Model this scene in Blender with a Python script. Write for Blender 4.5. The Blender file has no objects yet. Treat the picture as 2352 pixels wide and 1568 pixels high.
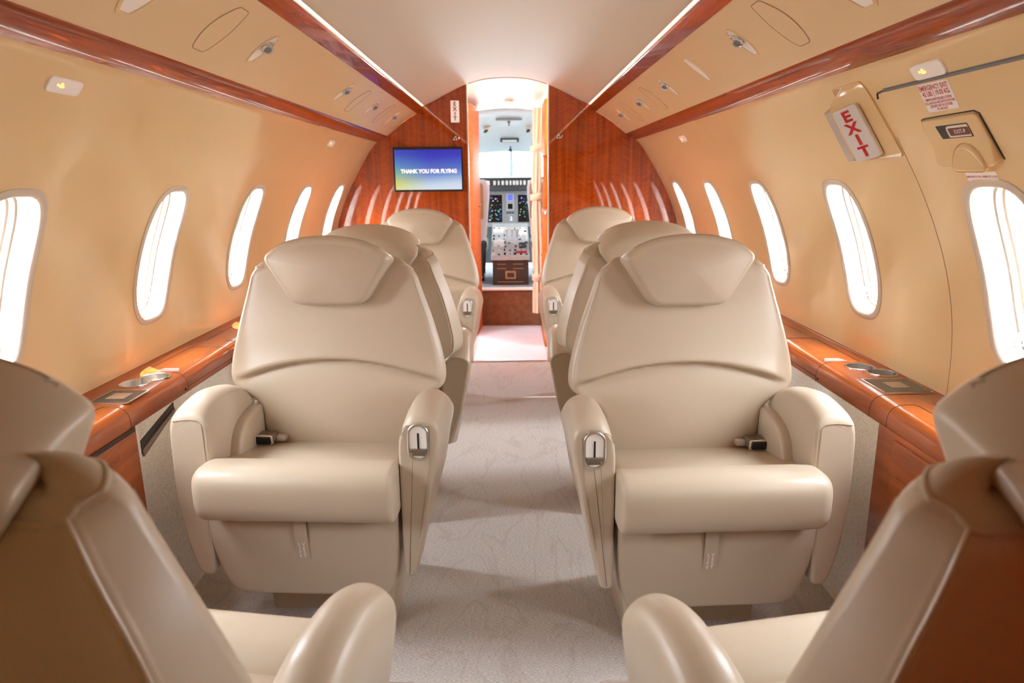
import bpy, bmesh, math, random
from mathutils import Vector, Matrix
random.seed(7)
SC = bpy.context.scene
COL = SC.collection
PI = math.pi

# ------------------------------------------------------------------ helpers
def tag(o, label=None, cat=None, group=None, kind=None):
    if label: o['label'] = label
    if cat: o['category'] = cat
    if group: o['group'] = group
    if kind: o['kind'] = kind
    return o

def thing(name, label, cat, loc=(0, 0, 0), rotz=0.0, group=None, kind=None):
    o = bpy.data.objects.new(name, None)
    o.empty_display_size = 0.1
    COL.objects.link(o)
    o.location = loc
    o.rotation_euler = (0, 0, rotz)
    return tag(o, label, cat, group, kind)

class MB:
    """Collects vertices and faces and links them as one mesh object."""
    def __init__(s):
        s.v = []; s.f = []
    def add(s, verts, faces):
        b = len(s.v)
        s.v += [tuple(p) for p in verts]
        s.f += [tuple(i + b for i in f) for f in faces]
        return s
    def loft(s, rings, cap0=True, cap1=True, closed=True):
        n = len(rings[0]); b = len(s.v)
        for r in rings: s.v += [tuple(p) for p in r]
        m = n if closed else n - 1
        for k in range(len(rings) - 1):
            for i in range(m):
                j = (i + 1) % n
                s.f.append((b + k*n + i, b + k*n + j, b + (k+1)*n + j, b + (k+1)*n + i))
        if cap0: s.f.append(tuple(b + i for i in reversed(range(n))))
        if cap1: s.f.append(tuple(b + (len(rings)-1)*n + i for i in range(n)))
        return s
    def box(s, x0, x1, y0, y1, z0, z1):
        v = [(x, y, z) for z in (z0, z1) for y in (y0, y1) for x in (x0, x1)]
        return s.add(v, [(0, 2, 3, 1), (4, 5, 7, 6), (0, 1, 5, 4), (2, 6, 7, 3), (0, 4, 6, 2), (1, 3, 7, 5)])
    def tube(s, pts, r, n=8, closed=False):
        pts = [Vector(p) for p in pts]; rings = []
        N = len(pts); up = None
        for i, p in enumerate(pts):
            if closed: t = (pts[(i+1) % N] - pts[i-1])
            else: t = pts[min(i+1, N-1)] - pts[max(i-1, 0)]
            t.normalize()
            if up is None:
                up = Vector((0, 0, 1)) if abs(t.z) < .9 else Vector((1, 0, 0))
            a = t.cross(up)
            if a.length < 1e-6: a = t.cross(Vector((0, 1, 0)))
            a.normalize(); up = a.cross(t).normalized()
            rr = r[i] if isinstance(r, (list, tuple)) else r
            rings.append([p + a*math.cos(2*PI*k/n)*rr + up*math.sin(2*PI*k/n)*rr for k in range(n)])
        if closed:
            rings.append(rings[0]); return s.loft(rings, False, False)
        return s.loft(rings)
    def build(s, name, mat, parent=None, local=False, smooth=40, kind=None):
        loc = Vector((0, 0, 0))
        if parent is not None and not local:
            p = parent
            while p is not None:
                loc += p.location; p = p.parent
        me = bpy.data.meshes.new(name)
        me.from_pydata([tuple(Vector(p) - loc) for p in s.v], [], s.f)
        bm = bmesh.new(); bm.from_mesh(me)
        bmesh.ops.remove_doubles(bm, verts=bm.verts, dist=1e-6)
        bmesh.ops.recalc_face_normals(bm, faces=bm.faces)
        bm.to_mesh(me); bm.free()
        me.materials.append(mat)
        if smooth:
            me.shade_smooth(); me.set_sharp_from_angle(angle=math.radians(smooth))
        o = bpy.data.objects.new(name, me)
        COL.objects.link(o)
        if parent is not None: o.parent = parent
        if kind: o['kind'] = kind
        return o

def bez(p0, p1, p2, n):
    out = []
    for i in range(n + 1):
        t = i / n
        out.append(tuple((1-t)**2*a + 2*t*(1-t)*b + t*t*c for a, b, c in zip(p0, p1, p2)))
    return out

def rpoly(pts, rad, n=6, seg=None):
    """2-D polygon with rounded corners, long edges subdivided to at most seg."""
    out = []; N = len(pts)
    if not isinstance(rad, (list, tuple)): rad = [rad]*N
    for i in range(N):
        p = Vector(pts[i]); a = Vector(pts[i-1]); b = Vector(pts[(i+1) % N]); r = rad[i]
        if r <= 1e-6: out.append(tuple(p)); continue
        d1 = min(r, (a-p).length*.499); d2 = min(r, (b-p).length*.499)
        q0 = p + (a-p).normalized()*d1; q2 = p + (b-p).normalized()*d2
        out += bez(tuple(q0), tuple(p), tuple(q2), n)
    if seg:
        res = []
        for i in range(len(out)):
            p = out[i]; q = out[(i+1) % len(out)]
            L = math.hypot(q[0]-p[0], q[1]-p[1]); k = max(1, int(L/seg))
            for j in range(k): res.append((p[0]+(q[0]-p[0])*j/k, p[1]+(q[1]-p[1])*j/k))
        out = res
    return out

def inset2(poly, d):
    """offset a CCW closed 2-D polygon inwards by d."""
    N = len(poly); res = []
    for i in range(N):
        ax, ay = poly[i-1]; bx, by = poly[(i+1) % N]
        tx, ty = bx-ax, by-ay; L = math.hypot(tx, ty) or 1
        res.append((poly[i][0] - ty/L*d, poly[i][1] + tx/L*d))
    return res

def ccw(poly):
    A = sum(poly[i-1][0]*poly[i][1] - poly[i][0]*poly[i-1][1] for i in range(len(poly)))
    return poly if A > 0 else poly[::-1]

def pillow(mb, poly, d0, d1, r, fn, nr=5, bulge0=0.0, bulge1=0.0, nd=1, rr=None):
    """a thick slab of outline poly between depth d0 and d1, edges rounded by r; fn(a, b, depth) -> 3-D."""
    poly = ccw(poly); rr = r if rr is None else rr
    rings = []
    cx = sum(p[0] for p in poly)/len(poly); cy = sum(p[1] for p in poly)/len(poly)
    def shrink(base, f): return [(cx+(p[0]-cx)*f, cy+(p[1]-cy)*f) for p in base]
    b0 = inset2(poly, r); b1 = inset2(poly, rr)
    sg = 1 if d1 > d0 else -1
    if bulge0:
      for f in (.02, .2, .4, .6, .8, .92):
        rings.append([fn(a, b, d0 - sg*bulge0*(1-f*f)) for a, b in shrink(b0, f)])
    if not bulge0: rings.append([fn(a, b, d0) for a, b in inset2(poly, r*1.25)])
    for k in range(nr+1):
        t = k/nr*PI/2
        rings.append([fn(a, b, d0 + sg*r*(1-math.sin(t))*1.0 if False else d0 + sg*r*(1-math.cos(t))) for a, b in inset2(poly, r*(1-math.sin(t)))])
    for k in range(1, nd):
        d = d0 + sg*r + (d1-d0 - sg*(r+rr))*k/nd
        rings.append([fn(a, b, d) for a, b in poly])
    for k in range(nr+1):
        t = (1-k/nr)*PI/2
        rings.append([fn(a, b, d1 - sg*rr*(1-math.cos(t))) for a, b in inset2(poly, rr*(1-math.sin(t)))])
    if not bulge1: rings.append([fn(a, b, d1) for a, b in inset2(poly, rr*1.25)])
    if bulge1:
      for f in (.92, .8, .6, .4, .2, .02):
        rings.append([fn(a, b, d1 + sg*bulge1*(1-f*f)) for a, b in shrink(b1, f)])
    mb.loft(rings)
    return mb

def interp(tab, x):
    if x <= tab[0][0]: return tab[0][1]
    for (a, b), (c, d) in zip(tab, tab[1:]):
        if x <= c:
            t = (x-a)/(c-a); return b + (d-b)*t
    return tab[-1][1]

def smooth_interp(tab, x):
    """Catmull-like smooth interpolation."""
    n = len(tab)
    if x <= tab[0][0]: return tab[0][1]
    if x >= tab[-1][0]: return tab[-1][1]
    for i in range(n-1):
        if x <= tab[i+1][0]:
            x0, y0 = tab[i]; x1, y1 = tab[i+1]; h = x1-x0; t = (x-x0)/h
            m0 = (y1 - tab[i-1][1])/(x1 - tab[i-1][0]) if i > 0 else (y1-y0)/h
            m1 = (tab[i+2][1]-y0)/(tab[i+2][0]-x0) if i < n-2 else (y1-y0)/h
            return (2*t**3-3*t*t+1)*y0 + (t**3-2*t*t+t)*h*m0 + (-2*t**3+3*t*t)*y1 + (t**3-t*t)*h*m1

def frame(o, u, v, n):
    """local (a, b, depth) -> world point on a surface with axes u, v and normal n."""
    o, u, v, n = (Vector(q) for q in (o, u, v, n))
    return lambda a, b, d: tuple(o + u*a + v*b + n*d)

def text_mesh(txt, size, fn, mat, name, parent, align='CENTER', thick=0.0006, bold=0.0, spacing=1.0, xs=1.0, line=1.0, local=False):
    cu = bpy.data.curves.new(name, 'FONT')
    cu.body = txt; cu.size = size; cu.align_x = align; cu.align_y = 'CENTER'
    cu.offset = bold; cu.space_character = spacing; cu.space_line = line; cu.resolution_u = 3
    ob = bpy.data.objects.new(name, cu); COL.objects.link(ob)
    dg = bpy.context.evaluated_depsgraph_get()
    me = bpy.data.meshes.new_from_object(ob.evaluated_get(dg))
    mb = MB()
    vs = [fn(v.co.x*xs, v.co.y, thick) for v in me.vertices]
    mb.add(vs, [tuple(p.vertices) for p in me.polygons])
    bpy.data.objects.remove(ob); bpy.data.curves.remove(cu); bpy.data.meshes.remove(me)
    return mb.build(name, mat, parent, local=local, smooth=0)

# ------------------------------------------------------------------ materials
M = {}
def pbsdf(name, col, rough=.5, metal=0, spec=.5, coat=0, coat_r=.05, emit=None, estr=0, sheen=0):
    m = bpy.data.materials.new(name); m.use_nodes = True
    b = m.node_tree.nodes['Principled BSDF']
    b.inputs['Base Color'].default_value = (*col, 1)
    b.inputs['Roughness'].default_value = rough
    b.inputs['Metallic'].default_value = metal
    b.inputs['Specular IOR Level'].default_value = spec
    b.inputs['Coat Weight'].default_value = coat
    b.inputs['Coat Roughness'].default_value = coat_r
    if emit:
        b.inputs['Emission Color'].default_value = (*emit, 1)
        b.inputs['Emission Strength'].default_value = estr
    M[name] = m
    return m
def nodes(m): return m.node_tree.nodes, m.node_tree.links, m.node_tree.nodes['Principled BSDF']

def add_noise_bump(m, scale, strength, dist=.001, detail=3, stretch=(1, 1, 1), colors=None, cscale=None, cdetail=4):
    N, L, b = nodes(m)
    tc = N.new('ShaderNodeTexCoord'); mp = N.new('ShaderNodeMapping'); mp.inputs['Scale'].default_value = stretch
    L.new(tc.outputs['Object'], mp.inputs['Vector'])
    nz = N.new('ShaderNodeTexNoise'); nz.inputs['Scale'].default_value = scale; nz.inputs['Detail'].default_value = detail
    L.new(mp.outputs['Vector'], nz.inputs['Vector'])
    if strength:
        bp = N.new('ShaderNodeBump'); bp.inputs['Strength'].default_value = strength; bp.inputs['Distance'].default_value = dist
        L.new(nz.outputs['Fac'], bp.inputs['Height']); L.new(bp.outputs['Normal'], b.inputs['Normal'])
    if colors:
        n2 = N.new('ShaderNodeTexNoise'); n2.inputs['Scale'].default_value = cscale or scale; n2.inputs['Detail'].default_value = cdetail
        L.new(mp.outputs['Vector'], n2.inputs['Vector'])
        cr = N.new('ShaderNodeValToRGB')
        cr.color_ramp.elements[0].position = .3; cr.color_ramp.elements[1].position = .7
        cr.color_ramp.elements[0].color = (*colors[0], 1); cr.color_ramp.elements[1].color = (*colors[1], 1)
        L.new(n2.outputs['Fac'], cr.inputs['Fac']); L.new(cr.outputs['Color'], b.inputs['Base Color'])
    return m

LEATHER = (.505, .412, .305)
pbsdf('leather', LEATHER, .34, spec=.5)
add_noise_bump(M['leather'], 900, .10, .0006, 2)
pbsdf('stitch', (.42, .34, .25), .6)
pbsdf('wall_beige', (.74, .53, .28), .12, spec=.45)
add_noise_bump(M['wall_beige'], 5, .12, .012, 1)
pbsdf('psu_beige', (.73, .54, .31), .32, spec=.4)
pbsdf('ceiling_cream', (.68, .62, .50), .40, spec=.35)
pbsdf('white_plastic', (.88, .86, .82), .35)
pbsdf('trim_plastic', (.60, .52, .42), .35)
pbsdf('reveal_lip', (.50, .47, .42), .4)
pbsdf('reveal_band', (.36, .29, .22), .4)  # reveal is white plastic; shading painted in as darker lip and band tones
pbsdf('warm_white', (.85, .80, .73), .4)
pbsdf('chrome', (.83, .81, .78), .12, metal=1)
pbsdf('brushed', (.78, .75, .71), .28, metal=1)
pbsdf('bronze', (.30, .24, .18), .35, metal=.7)
pbsdf('black', (.012, .012, .014), .3)
pbsdf('black_gloss', (.01, .01, .012), .08)
pbsdf('groove', (.035, .012, .005), .6)
pbsdf('wall_groove', (.42, .29, .17), .6)
pbsdf('grey_rubber', (.17, .18, .19), .55)
pbsdf('red_letter', (.55, .008, .012), .4)
pbsdf('white_letter', (.88, .87, .85), .5)
pbsdf('grey_letter', (.60, .52, .46), .5)
pbsdf('placard', (.86, .83, .80), .4)
pbsdf('sign_lit', (.86, .84, .80), .3, emit=(1, .95, .88), estr=.35)
pbsdf('exit_lens', (.68, .64, .61), .25)
pbsdf('amber_lamp', (.9, .3, .05), .3, emit=(1, .30, .04), estr=6)
pbsdf('sign_plastic', (.92, .89, .85), .3)
pbsdf('cove_light', (1, .9, .75), .3, emit=(1, .82, .58), estr=2.6)
pbsdf('lamp_light', (1, .95, .85), .3, emit=(1, .90, .74), estr=1.3)
pbsdf('cockpit_white', (.50, .525, .525), .5)
pbsdf('cockpit_dark', (.055, .065, .072), .6)
pbsdf('cockpit_grey', (.36, .39, .40), .45)
pbsdf('cockpit_brown', (.075, .045, .032), .5)
pbsdf('tan_metal', (.50, .26, .13), .4)
pbsdf('sheepskin', (.80, .79, .80), .9)
add_noise_bump(M['sheepskin'], 120, .8, .01)
pbsdf('step_brown', (.26, .105, .045), .85)
add_noise_bump(M['step_brown'], 260, .5, .004, colors=((.20, .075, .03), (.30, .13, .06)), cscale=22)
pbsdf('curtain', (.74, .57, .41), .75)
pbsdf('mat_grey', (.56, .60, .67), .85)
add_noise_bump(M['mat_grey'], 300, .3, .002)
pbsdf('touch_face', (.05, .055, .06), .12)
pbsdf('touch_screen', (.42, .30, .22), .12)
pbsdf('carpet_edge', (.46, .36, .29), .9)

m = pbsdf('carpet', (.55, .44, .37), 1.0, spec=.1)
def carpet_nodes(m):
    N, L, b = nodes(m)
    tc = N.new('ShaderNodeTexCoord')
    mp = N.new('ShaderNodeMapping'); mp.inputs['Scale'].default_value = (1, 3.2, 1); L.new(tc.outputs['Object'], mp.inputs['Vector'])
    f = N.new('ShaderNodeTexNoise'); f.inputs['Scale'].default_value = 130; f.inputs['Detail'].default_value = 4; L.new(mp.outputs['Vector'], f.inputs['Vector'])
    g = N.new('ShaderNodeTexNoise'); g.inputs['Scale'].default_value = 420; g.inputs['Detail'].default_value = 2; L.new(tc.outputs['Object'], g.inputs['Vector'])
    ad = N.new('ShaderNodeMath'); ad.operation = 'ADD'; L.new(f.outputs['Fac'], ad.inputs[0]); L.new(g.outputs['Fac'], ad.inputs[1])
    bp = N.new('ShaderNodeBump'); bp.inputs['Strength'].default_value = .9; bp.inputs['Distance'].default_value = .006
    L.new(ad.outputs[0], bp.inputs['Height']); L.new(bp.outputs['Normal'], b.inputs['Normal'])
    # worn vein-like tracks in the pile
    w = N.new('ShaderNodeTexNoise'); w.inputs['Scale'].default_value = 3.2; w.inputs['Detail'].default_value = 5; w.inputs['Distortion'].default_value = .8
    mp2 = N.new('ShaderNodeMapping'); mp2.inputs['Scale'].default_value = (1.6, .7, 1); L.new(tc.outputs['Object'], mp2.inputs['Vector']); L.new(mp2.outputs['Vector'], w.inputs['Vector'])
    s = N.new('ShaderNodeMath'); s.operation = 'SUBTRACT'; s.inputs[1].default_value = .5; L.new(w.outputs['Fac'], s.inputs[0])
    a = N.new('ShaderNodeMath'); a.operation = 'ABSOLUTE'; L.new(s.outputs[0], a.inputs[0])
    cr = N.new('ShaderNodeValToRGB'); cr.color_ramp.elements[0].position = 0; cr.color_ramp.elements[1].position = .022
    cr.color_ramp.elements[0].color = (.90, .885, .875, 1); cr.color_ramp.elements[1].color = (1, 1, 1, 1); L.new(a.outputs[0], cr.inputs['Fac'])
    c2 = N.new('ShaderNodeValToRGB'); c2.color_ramp.elements[0].position = .32; c2.color_ramp.elements[1].position = .68
    c2.color_ramp.elements[0].color = (.50, .435, .38, 1); c2.color_ramp.elements[1].color = (.80, .73, .67, 1); L.new(f.outputs['Fac'], c2.inputs['Fac'])
    mx = N.new('ShaderNodeMix'); mx.data_type = 'RGBA'; mx.blend_type = 'MULTIPLY'; mx.inputs[0].default_value = 1
    L.new(c2.outputs['Color'], mx.inputs[6]); L.new(cr.outputs['Color'], mx.inputs[7]); L.new(mx.outputs[2], b.inputs['Base Color'])
carpet_nodes(m)

m = pbsdf('tweed', (.78, .73, .68), .95, spec=.1)
def tweed_nodes(m):
    N, L, b = nodes(m)
    tc = N.new('ShaderNodeTexCoord')
    mp = N.new('ShaderNodeMapping'); mp.inputs['Scale'].default_value = (1, 1, .35); L.new(tc.outputs['Object'], mp.inputs['Vector'])
    f = N.new('ShaderNodeTexNoise'); f.inputs['Scale'].default_value = 520; f.inputs['Detail'].default_value = 4; L.new(mp.outputs['Vector'], f.inputs['Vector'])
    cr = N.new('ShaderNodeValToRGB'); e = cr.color_ramp.elements
    e[0].position = .27; e[0].color = (.34, .26, .20, 1); e[1].position = .38; e[1].color = (.74, .69, .63, 1)
    x = e.new(.65); x.color = (.88, .85, .81, 1); L.new(f.outputs['Fac'], cr.inputs['Fac']); L.new(cr.outputs['Color'], b.inputs['Base Color'])
    bp = N.new('ShaderNodeBump'); bp.inputs['Strength'].default_value = .6; bp.inputs['Distance'].default_value = .003
    L.new(f.outputs['Fac'], bp.inputs['Height']); L.new(bp.outputs['Normal'], b.inputs['Normal'])
tweed_nodes(m)

def wood(name, dark, light, mode, rough=.25, coat=1.0, spec=.4):
    """lacquered veneer; mode 'long' = grain along Y, 'panel' = upright book-matched herringbone flame."""
    m = pbsdf(name, light, rough, spec=spec, coat=coat, coat_r=.03)
    if mode == 'panel': m.node_tree.nodes['Principled BSDF'].inputs['Coat IOR'].default_value = 1.75
    N, L, b = nodes(m)
    tc = N.new('ShaderNodeTexCoord')
    if mode == 'long':
        mp = N.new('ShaderNodeMapping'); mp.inputs['Scale'].default_value = (14, 1.1, 14); L.new(tc.outputs['Object'], mp.inputs['Vector'])
        vec = mp.outputs['Vector']
        f = N.new('ShaderNodeTexNoise'); f.inputs['Scale'].default_value = 2.2; f.inputs['Detail'].default_value = 6; f.inputs['Roughness'].default_value = .6
        f.inputs['Distortion'].default_value = .4; L.new(vec, f.inputs['Vector']); fac = f.outputs['Fac']
    else:
        sx = N.new('ShaderNodeSeparateXYZ'); L.new(tc.outputs['Object'], sx.inputs[0])
        pp = N.new('ShaderNodeMath'); pp.operation = 'PINGPONG'; pp.inputs[1].default_value = .13; L.new(sx.outputs['X'], pp.inputs[0])
        sc = N.new('ShaderNodeMath'); sc.operation = 'MULTIPLY'; sc.inputs[1].default_value = .5; L.new(pp.outputs[0], sc.inputs[0])
        ad = N.new('ShaderNodeMath'); ad.operation = 'SUBTRACT'; L.new(sx.outputs['Z'], ad.inputs[0]); L.new(sc.outputs[0], ad.inputs[1])
        cb = N.new('ShaderNodeCombineXYZ'); L.new(sx.outputs['X'], cb.inputs[0]); L.new(sx.outputs['Y'], cb.inputs[1]); L.new(ad.outputs[0], cb.inputs[2])
        mp = N.new('ShaderNodeMapping'); mp.inputs['Scale'].default_value = (7, 7, 46); L.new(cb.outputs[0], mp.inputs['Vector'])
        f = N.new('ShaderNodeTexNoise'); f.inputs['Scale'].default_value = 2; f.inputs['Detail'].default_value = 4; L.new(mp.outputs['Vector'], f.inputs['Vector'])
        mp3 = N.new('ShaderNodeMapping'); mp3.inputs['Scale'].default_value = (34, 34, 1.2); L.new(tc.outputs['Object'], mp3.inputs['Vector'])
        g = N.new('ShaderNodeTexNoise'); g.inputs['Scale'].default_value = 1.3; g.inputs['Detail'].default_value = 4; L.new(mp3.outputs['Vector'], g.inputs['Vector'])
        mixn = N.new('ShaderNodeMix'); mixn.data_type = 'FLOAT'; mixn.inputs[0].default_value = .6
        L.new(f.outputs['Fac'], mixn.inputs[2]); L.new(g.outputs['Fac'], mixn.inputs[3]); fac = mixn.outputs[0]
    cr = N.new('ShaderNodeValToRGB'); e = cr.color_ramp.elements
    e[0].position = .30; e[0].color = (*dark, 1); e[1].position = .72; e[1].color = (*light, 1)
    L.new(fac, cr.inputs['Fac']); L.new(cr.outputs['Color'], b.inputs['Base Color'])
    return m
wood('wood_panel', (.17, .015, .0005), (.62, .095, .002), 'panel', spec=.2)
wood('wood_trim', (.17, .022, .002), (.40, .062, .006), 'long', coat=.55, spec=.2)
wood('wood_ledge', (.21, .038, .004), (.44, .098, .013), 'long', rough=.3, coat=.6, spec=.2)
wood('wood_orange', (.46, .095, .012), (.60, .15, .024), 'long', rough=.55, coat=0, spec=.15)

def glass_mat(name, tint=(1, 1, 1)):
    m = bpy.data.materials.new(name); m.use_nodes = True
    N, L = m.node_tree.nodes, m.node_tree.links
    N.remove(N['Principled BSDF'])
    t = N.new('ShaderNodeBsdfTransparent'); t.inputs[0].default_value = (*tint, 1)
    g = N.new('ShaderNodeBsdfGlossy'); g.inputs['Roughness'].default_value = .02
    mx = N.new('ShaderNodeMixShader'); mx.inputs[0].default_value = .06; L.new(t.outputs[0], mx.inputs[1]); L.new(g.outputs[0], mx.inputs[2])
    L.new(mx.outputs[0], N['Material Output'].inputs['Surface'])
    M[name] = m; return m
glass_mat('window_glass', (.97, .98, 1.0))
glass_mat('windscreen_glass', (.42, .45, .45))
# ------------------------------------------------------------------ cabin cross-section (right half; mirrored for the left)
YA, YB = -.32, 4.43          # aft end behind the camera, forward bulkhead
WALL = [(.800, 1.432), (.815, 1.425), (.858, 1.372), (.900, 1.306), (.945, 1.232), (.993, 1.150), (1.036, 1.062), (1.072, .970),
        (1.099, .870), (1.112, .780), (1.116, .700), (1.116, .649)]
def dense(tab, n=14):
    pts = []
    for i in range(len(tab)-1):
        p0 = Vector(tab[max(i-1, 0)]); p1 = Vector(tab[i]); p2 = Vector(tab[i+1]); p3 = Vector(tab[min(i+2, len(tab)-1)])
        for k in range(n):
            t = k/n
            pts.append(tuple(.5*((2*p1) + (p2-p0)*t + (2*p0-5*p1+4*p2-p3)*t*t + (3*p1-p0-3*p2+p3)*t**3)))
    pts.append(tab[-1]); return pts
WP = dense(WALL)
WS = [0]
for a, b in zip(WP, WP[1:]): WS.append(WS[-1] + math.hypot(b[0]-a[0], b[1]-a[1]))
SMAX = WS[-1]
def wall2(s):
    s = max(0, min(SMAX, s))
    for i in range(len(WS)-1):
        if s <= WS[i+1]:
            t = (s-WS[i])/(WS[i+1]-WS[i]); a, b = WP[i], WP[i+1]
            return a[0]+(b[0]-a[0])*t, a[1]+(b[1]-a[1])*t
    return WP[-1]
def wall_n(s):
    a = wall2(s-.012); b = wall2(s+.012); tx, tz = b[0]-a[0], b[1]-a[1]; L = math.hypot(tx, tz)
    return -tz/L, tx/L          # outward (right side): +X-ish
def s_at_z(z):
    for i in range(len(WP)-1):
        if WP[i+1][1] <= z: return WS[i] + (WP[i][1]-z)/(WP[i][1]-WP[i+1][1])*(WS[i+1]-WS[i])
    return SMAX
def wallpt(side, s, y, d=0.0):
    """point on side wall; d > 0 goes outward, d < 0 into the cabin"""
    x, z = wall2(s); nx, nz = wall_n(s)
    return (side*(x+nx*d), y, z+nz*d)

# ------------------------------------------------------------------ windows in the side walls
ST, SB = s_at_z(1.168), s_at_z(.782)         # top and bottom of the opening
SC_W = (ST+SB)/2; HB = (SB-ST)/2; HA = .098
WIN_Y = {-1: [.77, 1.435, 2.115, 2.795, 3.485, 4.165], 1: [.735, 1.40, 2.075, 2.745, 3.42, 4.10]}
def win_r(th, a, b, n=3.4):
    return (abs(math.cos(th)/a)**n + abs(math.sin(th)/b)**n)**(-1/n)

def build_wall(side):
    mb = MB(); ys = WIN_Y[side]
    edges = [YA] + [(ys[0]-.34)] + [(a+b)/2 for a, b in zip(ys, ys[1:])] + [YB]
    S0, S1 = ST-.06, SB+.05
    nv, nh = 20, 10
    def strip(y0, y1, s0, s1, ny, ns):
        for j in range(ns):
            sa, sb = s0+(s1-s0)*j/ns, s0+(s1-s0)*(j+1)/ns
            rings = []
            mb.add([wallpt(side, s, y) for s in (sa, sb) for y in (y0, y1)], [(0, 1, 3, 2)])
    for k in range(len(edges)-1):
        strip(edges[k], edges[k+1], 0, S0, 1, 16)
        strip(edges[k], edges[k+1], S1, SMAX, 1, 10)
    strip(edges[0], edges[1], S0, S1, 1, nv)
    for k, yc in enumerate(ys):
        y0, y1 = edges[k+1], edges[k+2]
        outer = []
        for i in range(nh): outer.append((y0+(y1-y0)*i/nh, S0))
        for i in range(nv): outer.append((y1, S0+(S1-S0)*i/nv))
        for i in range(nh): outer.append((y1-(y1-y0)*i/nh, S1))
        for i in range(nv): outer.append((y0, S1-(S1-S0)*i/nv))
        inner = []
        for (y, s) in outer:
            th = math.atan2((s-SC_W)/((S1-S0)/2)*HB, (y-yc)/((y1-y0)/2)*HA)
            r = win_r(th, HA+.012, HB+.012); inner.append((yc+r*math.cos(th), SC_W+r*math.sin(th)))
        rings = []
        for f in (0, .25, .5, .7, .85, .95, 1):
            rings.append([wallpt(side, a[1]+(b[1]-a[1])*f, a[0]+(b[0]-a[0])*f) for a, b in zip(outer, inner)])
        mb.loft(rings, False, False)
    o = mb.build('wall_left' if side < 0 else 'wall_right', M['wall_beige'], smooth=60, kind='structure')
    return o

WIN_N = [0]
def build_window(side, yc, desc):
    WIN_N[0] += 1
    N = 72
    root = thing('window_%d' % WIN_N[0], desc, 'window', wallpt(side, SC_W, yc), kind='structure')
    def ring(grow, d):
        out = []
        for i in range(N):
            th = 2*PI*i/N
            r = win_r(th, HA+grow, HB+grow, 3.4)
            out.append(wallpt(side, SC_W+r*math.sin(th), yc+r*math.cos(th), d))
        return out
    mb = MB(); mb.loft([ring(.018, .002), ring(.018, -.002), ring(.014, -.0045), ring(.003, -.004), ring(-.001, -.001), ring(-.003, .008)], False, False)
    mb.build('window_frame', M['trim_plastic'], root)
    mb = MB(); mb.loft([ring(-.003, .004), ring(-.005, .016), ring(-.010, .034), ring(-.0115, .042)], False, False)
    rv = mb.build('reveal', M['reveal_lip'], root)
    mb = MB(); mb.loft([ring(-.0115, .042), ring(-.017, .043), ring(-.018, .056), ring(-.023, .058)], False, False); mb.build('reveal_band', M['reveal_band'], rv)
    mb = MB(); mb.loft([ring(-.023, .058), ring(-.024, .070), ring(-.027, .072), ring(-.027, .085)], False, False); mb.build('pane_seal', M['reveal_lip'], rv)
    mb = MB()
    # the pane follows the curve of the fuselage
    rings = [[wallpt(side, SC_W+win_r(2*PI*i/N, HA-.026, HB-.026)*f*math.sin(2*PI*i/N), yc+win_r(2*PI*i/N, HA-.026, HB-.026)*f*math.cos(2*PI*i/N), .083) for i in range(N)] for f in (1, .8, .6, .4, .2, .01)]
    mb.loft(rings, False, True); mb.build('pane', M['window_glass'], root)
    # pull-down shade: its lower rail and the small metal finger tab in the bottom corner
    mb = MB()
    fs = 1 if True else -1
    mb.tube([wallpt(side, SB-.036, yc+.050-.10*k/8, .050) for k in range(9)], .0022, 6)
    mb.build('shade_rail', M['brushed'], root)
    mb = MB(); c = Vector(wallpt(side, SB-.050, yc+.064, .034))
    mb.box(c.x-.004, c.x+.004, c.y-.005, c.y+.005, c.z-.014, c.z+.016)
    e2 = Vector(wallpt(side, SB-.037, yc+.048, .050)); mb.tube([(c.x, c.y, c.z-.010), tuple(e2)], .0028, 6); mb.build('shade_tab', M['brushed'], root)
    # daylight enters here: sampling portal for the world light
    ld = bpy.data.lights.new('window_portal', 'AREA'); ld.shape = 'RECTANGLE'; ld.size = 2*HA; ld.size_y = 2*HB
    ld.cycles.is_portal = True
    lo = bpy.data.objects.new('window_portal', ld); COL.objects.link(lo)
    p = Vector(wallpt(side, SC_W, yc, .095)); lo.location = p
    nx, nz = wall_n(SC_W); n = Vector((side*nx, 0, nz))
    zax = n; xax = Vector((0, 1, 0)); yax = zax.cross(xax)
    lo.matrix_world = Matrix(((xax.x, yax.x, zax.x, p.x), (xax.y, yax.y, zax.y, p.y), (xax.z, yax.z, zax.z, p.z), (0, 0, 0, 1)))
    return root

for sd in (-1, 1):
    build_wall(sd)
    nm = 'left' if sd < 0 else 'right'
    order = ['beside the near seat', 'nearest in view, cut by the picture edge', 'second in view', 'third in view', 'fourth in view', 'last before the wood bulkhead']
    for k, y in enumerate(WIN_Y[sd]):
        build_window(sd, y, 'tall rounded cabin window in the %s wall, %s' % (nm, order[k]))

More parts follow.
